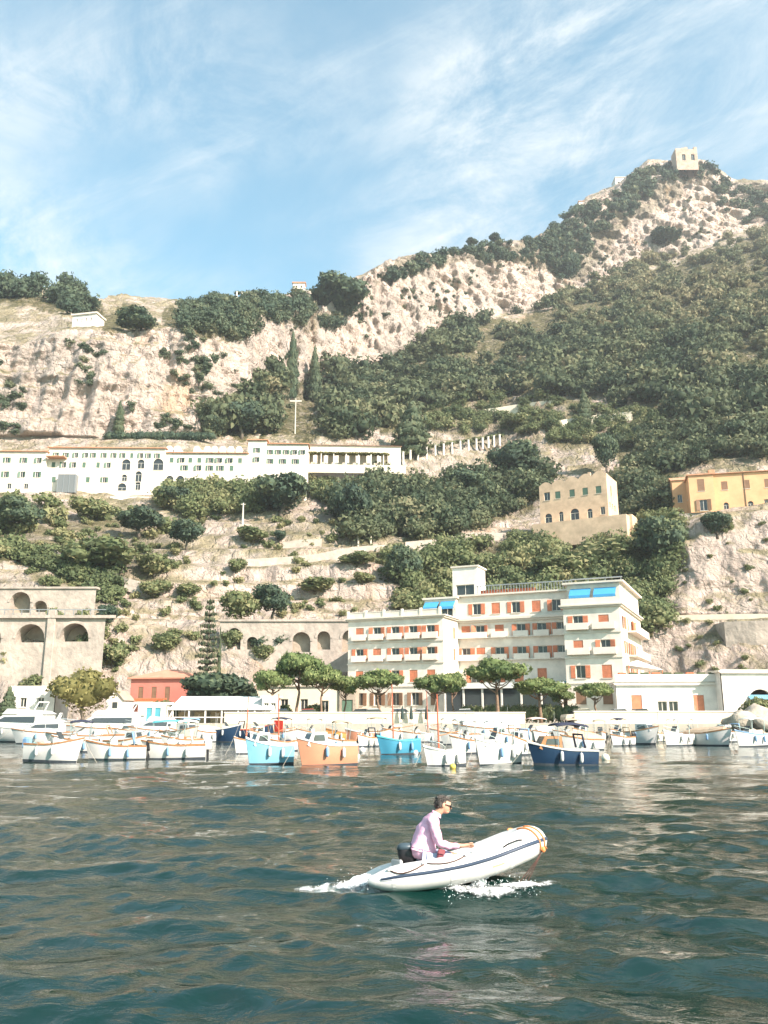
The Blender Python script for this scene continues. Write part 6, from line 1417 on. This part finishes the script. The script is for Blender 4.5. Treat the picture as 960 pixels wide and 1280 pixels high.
# ---------------------------------------------------------------- foam and spray
def foam_material():
    m = bpy.data.materials.new('sea_foam'); m.use_nodes = True; t = m.node_tree; b = t.nodes['Principled BSDF']
    b.inputs['Base Color'].default_value = (.84,.86,.86,1); b.inputs['Roughness'].default_value = .7
    a = N(t, 'ShaderNodeAttribute', attribute_name='foam'); g = N(t, 'ShaderNodeNewGeometry')
    mp = N(t, 'ShaderNodeMapping'); t.links.new(g.outputs['Position'], mp.inputs[0]); mp.inputs['Scale'].default_value = (.8, 1.0, .5)
    n = N(t, 'ShaderNodeTexNoise'); t.links.new(mp.outputs[0], n.inputs['Vector']); n.inputs['Scale'].default_value = 9; n.inputs['Detail'].default_value = 9; n.inputs['Roughness'].default_value = .72; n.inputs['Distortion'].default_value = .4
    ad = N(t, 'ShaderNodeMath', operation='ADD'); t.links.new(n.outputs['Fac'], ad.inputs[0]); t.links.new(a.outputs['Fac'], ad.inputs[1])
    r = N(t, 'ShaderNodeMapRange', interpolation_type='SMOOTHSTEP'); t.links.new(ad.outputs[0], r.inputs[0]); r.inputs[1].default_value = .70; r.inputs[2].default_value = 1.02
    t.links.new(r.outputs[0], b.inputs['Alpha'])
    bp = N(t, 'ShaderNodeBump'); bp.inputs['Distance'].default_value = .03; t.links.new(n.outputs['Fac'], bp.inputs['Height']); t.links.new(bp.outputs[0], b.inputs['Normal'])
    return m
M_FOAM = foam_material(); fr = np.random.default_rng(3); ca, sa = math.cos(DHD), math.sin(DHD)
def to_sea(lx_, ly_):
    x = DG.x + lx_*ca - ly_*sa; y = DG.y + lx_*sa + ly_*ca; return x, y, sea_z(x, y)
gx, gyy = np.meshgrid(np.linspace(-3.2, 2.0, 300), np.linspace(-1.5, 1.3, 170), indexing='ij')
be = np.clip(-(gx + .85), 0, 9)
nz_ = fbm(gx*3, gyy*3, gx*0, 4, .6, 101)
wake = (be > 0) * np.exp(-((gyy + .10 + .05*nz_) / (.30*np.clip(1 - be/2.6, .12, 1)))**2) * np.clip(1.5 - be/1.45, 0, 1)
far_ = .42*np.exp(-((gyy - .62 - .16*be) / .16)**2) * np.clip((-.5 - gx)*2, 0, 1) * np.clip(1 - be/1.6, 0, 1)
near_ = np.exp(-((gyy + .62 + .14*np.sin(gx*2.2)) / .20)**2) * np.clip((gx + .55)*1.8, 0, 1) * np.clip((1.0 - gx)*2.2, 0, 1)
bow_ = .85*np.exp(-((gyy + .66 - .30*(gx - .3)) / (.10 + .05*gx.clip(0)))**2) * np.clip((gx - .1)*2, 0, 1) * np.clip((1.75 - gx)*1.3, 0, 1)
den = np.clip(np.maximum.reduce([wake, far_, near_*.62, bow_*.85]), 0, 1)
x_, y_, z_ = to_sea(gx, gyy)
hump = .23*np.exp(-((gx + 1.35)/.38)**2 - ((gyy + .10)/.28)**2) + .05*wake + .05*near_ + .04*bow_
z_ = z_ + .014 + hump*(1 + .5*nz_) + .02*den*fbm(gx*14, gyy*14, gx*0, 3, .6, 7)
nI, nJ = gx.shape; id_ = np.arange(nI*nJ).reshape(nI, nJ); fq = np.stack([id_[:-1,:-1], id_[1:,:-1], id_[1:,1:], id_[:-1,1:]], -1).reshape(-1, 4)
dm_ = den.ravel()[fq].max(1) > .12
FVs = [np.stack([x_, y_, z_], -1).reshape(-1, 3)]; FQ = [fq[dm_]]; FD = [den.ravel()*.62]; base = nI*nJ
def curtain(x0, x1, y0, h, lean, dens, n=60, m_=14):       # thin torn sheet of spray standing along the hull
    global base
    s, q = np.meshgrid(np.linspace(0, 1, n), np.linspace(0, 1, m_), indexing='ij')
    prof = h*(np.sin(np.pi*s)**.6)*(.65 + .55*fbm(s*9, s*0 + x0, s*0, 3, .6, 9))
    lx_ = x0 + (x1-x0)*s + .10*q*np.sin(s*7); ly_ = y0 - lean*q**1.3 + .03*np.sin(s*17); x, y, z = to_sea(lx_, ly_)
    FVs.append(np.stack([x, y, z + prof*q*(2-q)], -1).reshape(-1, 3)); ii = np.arange(n*m_).reshape(n, m_) + base
    FQ.append(np.stack([ii[:-1,:-1], ii[1:,:-1], ii[1:,1:], ii[:-1,1:]], -1).reshape(-1, 4)); FD.append((dens*(1 - .62*q)*np.sin(np.pi*s)**.4).ravel()); base += n*m_
for a_ in ((-.5,.35,-.50,.10,.14,.60),(-.2,.55,-.52,.14,.22,.55),(.02,.36,-.44,.26,.10,.62),(.1,.32,-.47,.30,.05,.55),(.35,.95,-.50,.12,.22,.58),(.5,1.15,-.42,.09,.3,.5),(-1.7,-1.0,-.25,.16,.10,.60),(-1.6,-1.0,.05,.20,-.05,.60),(-1.5,-1.0,-.1,.22,.02,.55),(-2.3,-1.2,-.2,.12,.10,.58),(-2.5,-1.3,0.0,.13,.02,.56),(-2.1,-1.1,.12,.17,-.05,.58),(-1.7,-1.05,-.32,.14,.12,.56)): curtain(*a_)
M_DROP = mat('spray_drop', (.84,.87,.88), .25, spec=.5)
tag(link('foam', np_mesh('foam', np.concatenate(FVs), np.concatenate(FQ), M_FOAM, True, {'foam': np.concatenate(FD)})), 'white foam of the wake and bow wave around the dinghy', 'foam', kind='stuff')
iv, it = ICO1; DV, DF = [], []; nb_ = 0
for i in range(900):
    if i < 350: lx_, ly_, h = fr.normal(.20,.08), -.46 - abs(fr.normal(0,.05)), fr.uniform(0,.30)
    elif i < 650: lx_, ly_, h = fr.uniform(-.35,1.05), -.50 - abs(fr.normal(0,.16)), abs(fr.normal(0,.07))
    else: lx_, ly_, h = -1.0 - abs(fr.normal(0,.35)), fr.normal(-.1,.18), abs(fr.normal(0,.12))
    x, y, z = to_sea(lx_, ly_); r = fr.uniform(.002,.0065)
    DV.append(iv * r * np.array([1,1,1.5]) + np.array([x, y, float(z) + h])); DF.append(it + nb_); nb_ += len(iv)
tag(link('spray', np_mesh('spray', np.concatenate(DV), np.concatenate(DF), M_DROP, True)), 'fine spray drops thrown up by the dinghy', 'spray', kind='stuff')
# ================================================================ air
hm = bpy.data.materials.new('sea_haze'); hm.use_nodes = True; t = hm.node_tree; t.nodes.clear()
ho = N(t, 'ShaderNodeOutputMaterial'); pv = N(t, 'ShaderNodeVolumePrincipled'); pv.inputs['Color'].default_value = (0.93, 0.96, 1.0, 1); pv.inputs['Density'].default_value = 0.00022; pv.inputs['Anisotropy'].default_value = 0.2
t.links.new(pv.outputs[0], ho.inputs['Volume'])
zt_ = float(Z2.max()) + 25
tag(part('haze', MB().box(-1000, 1000, -120, 1250, -260, zt_), hm, None), 'thin pale haze over the harbour and hillside', 'haze', kind='stuff')
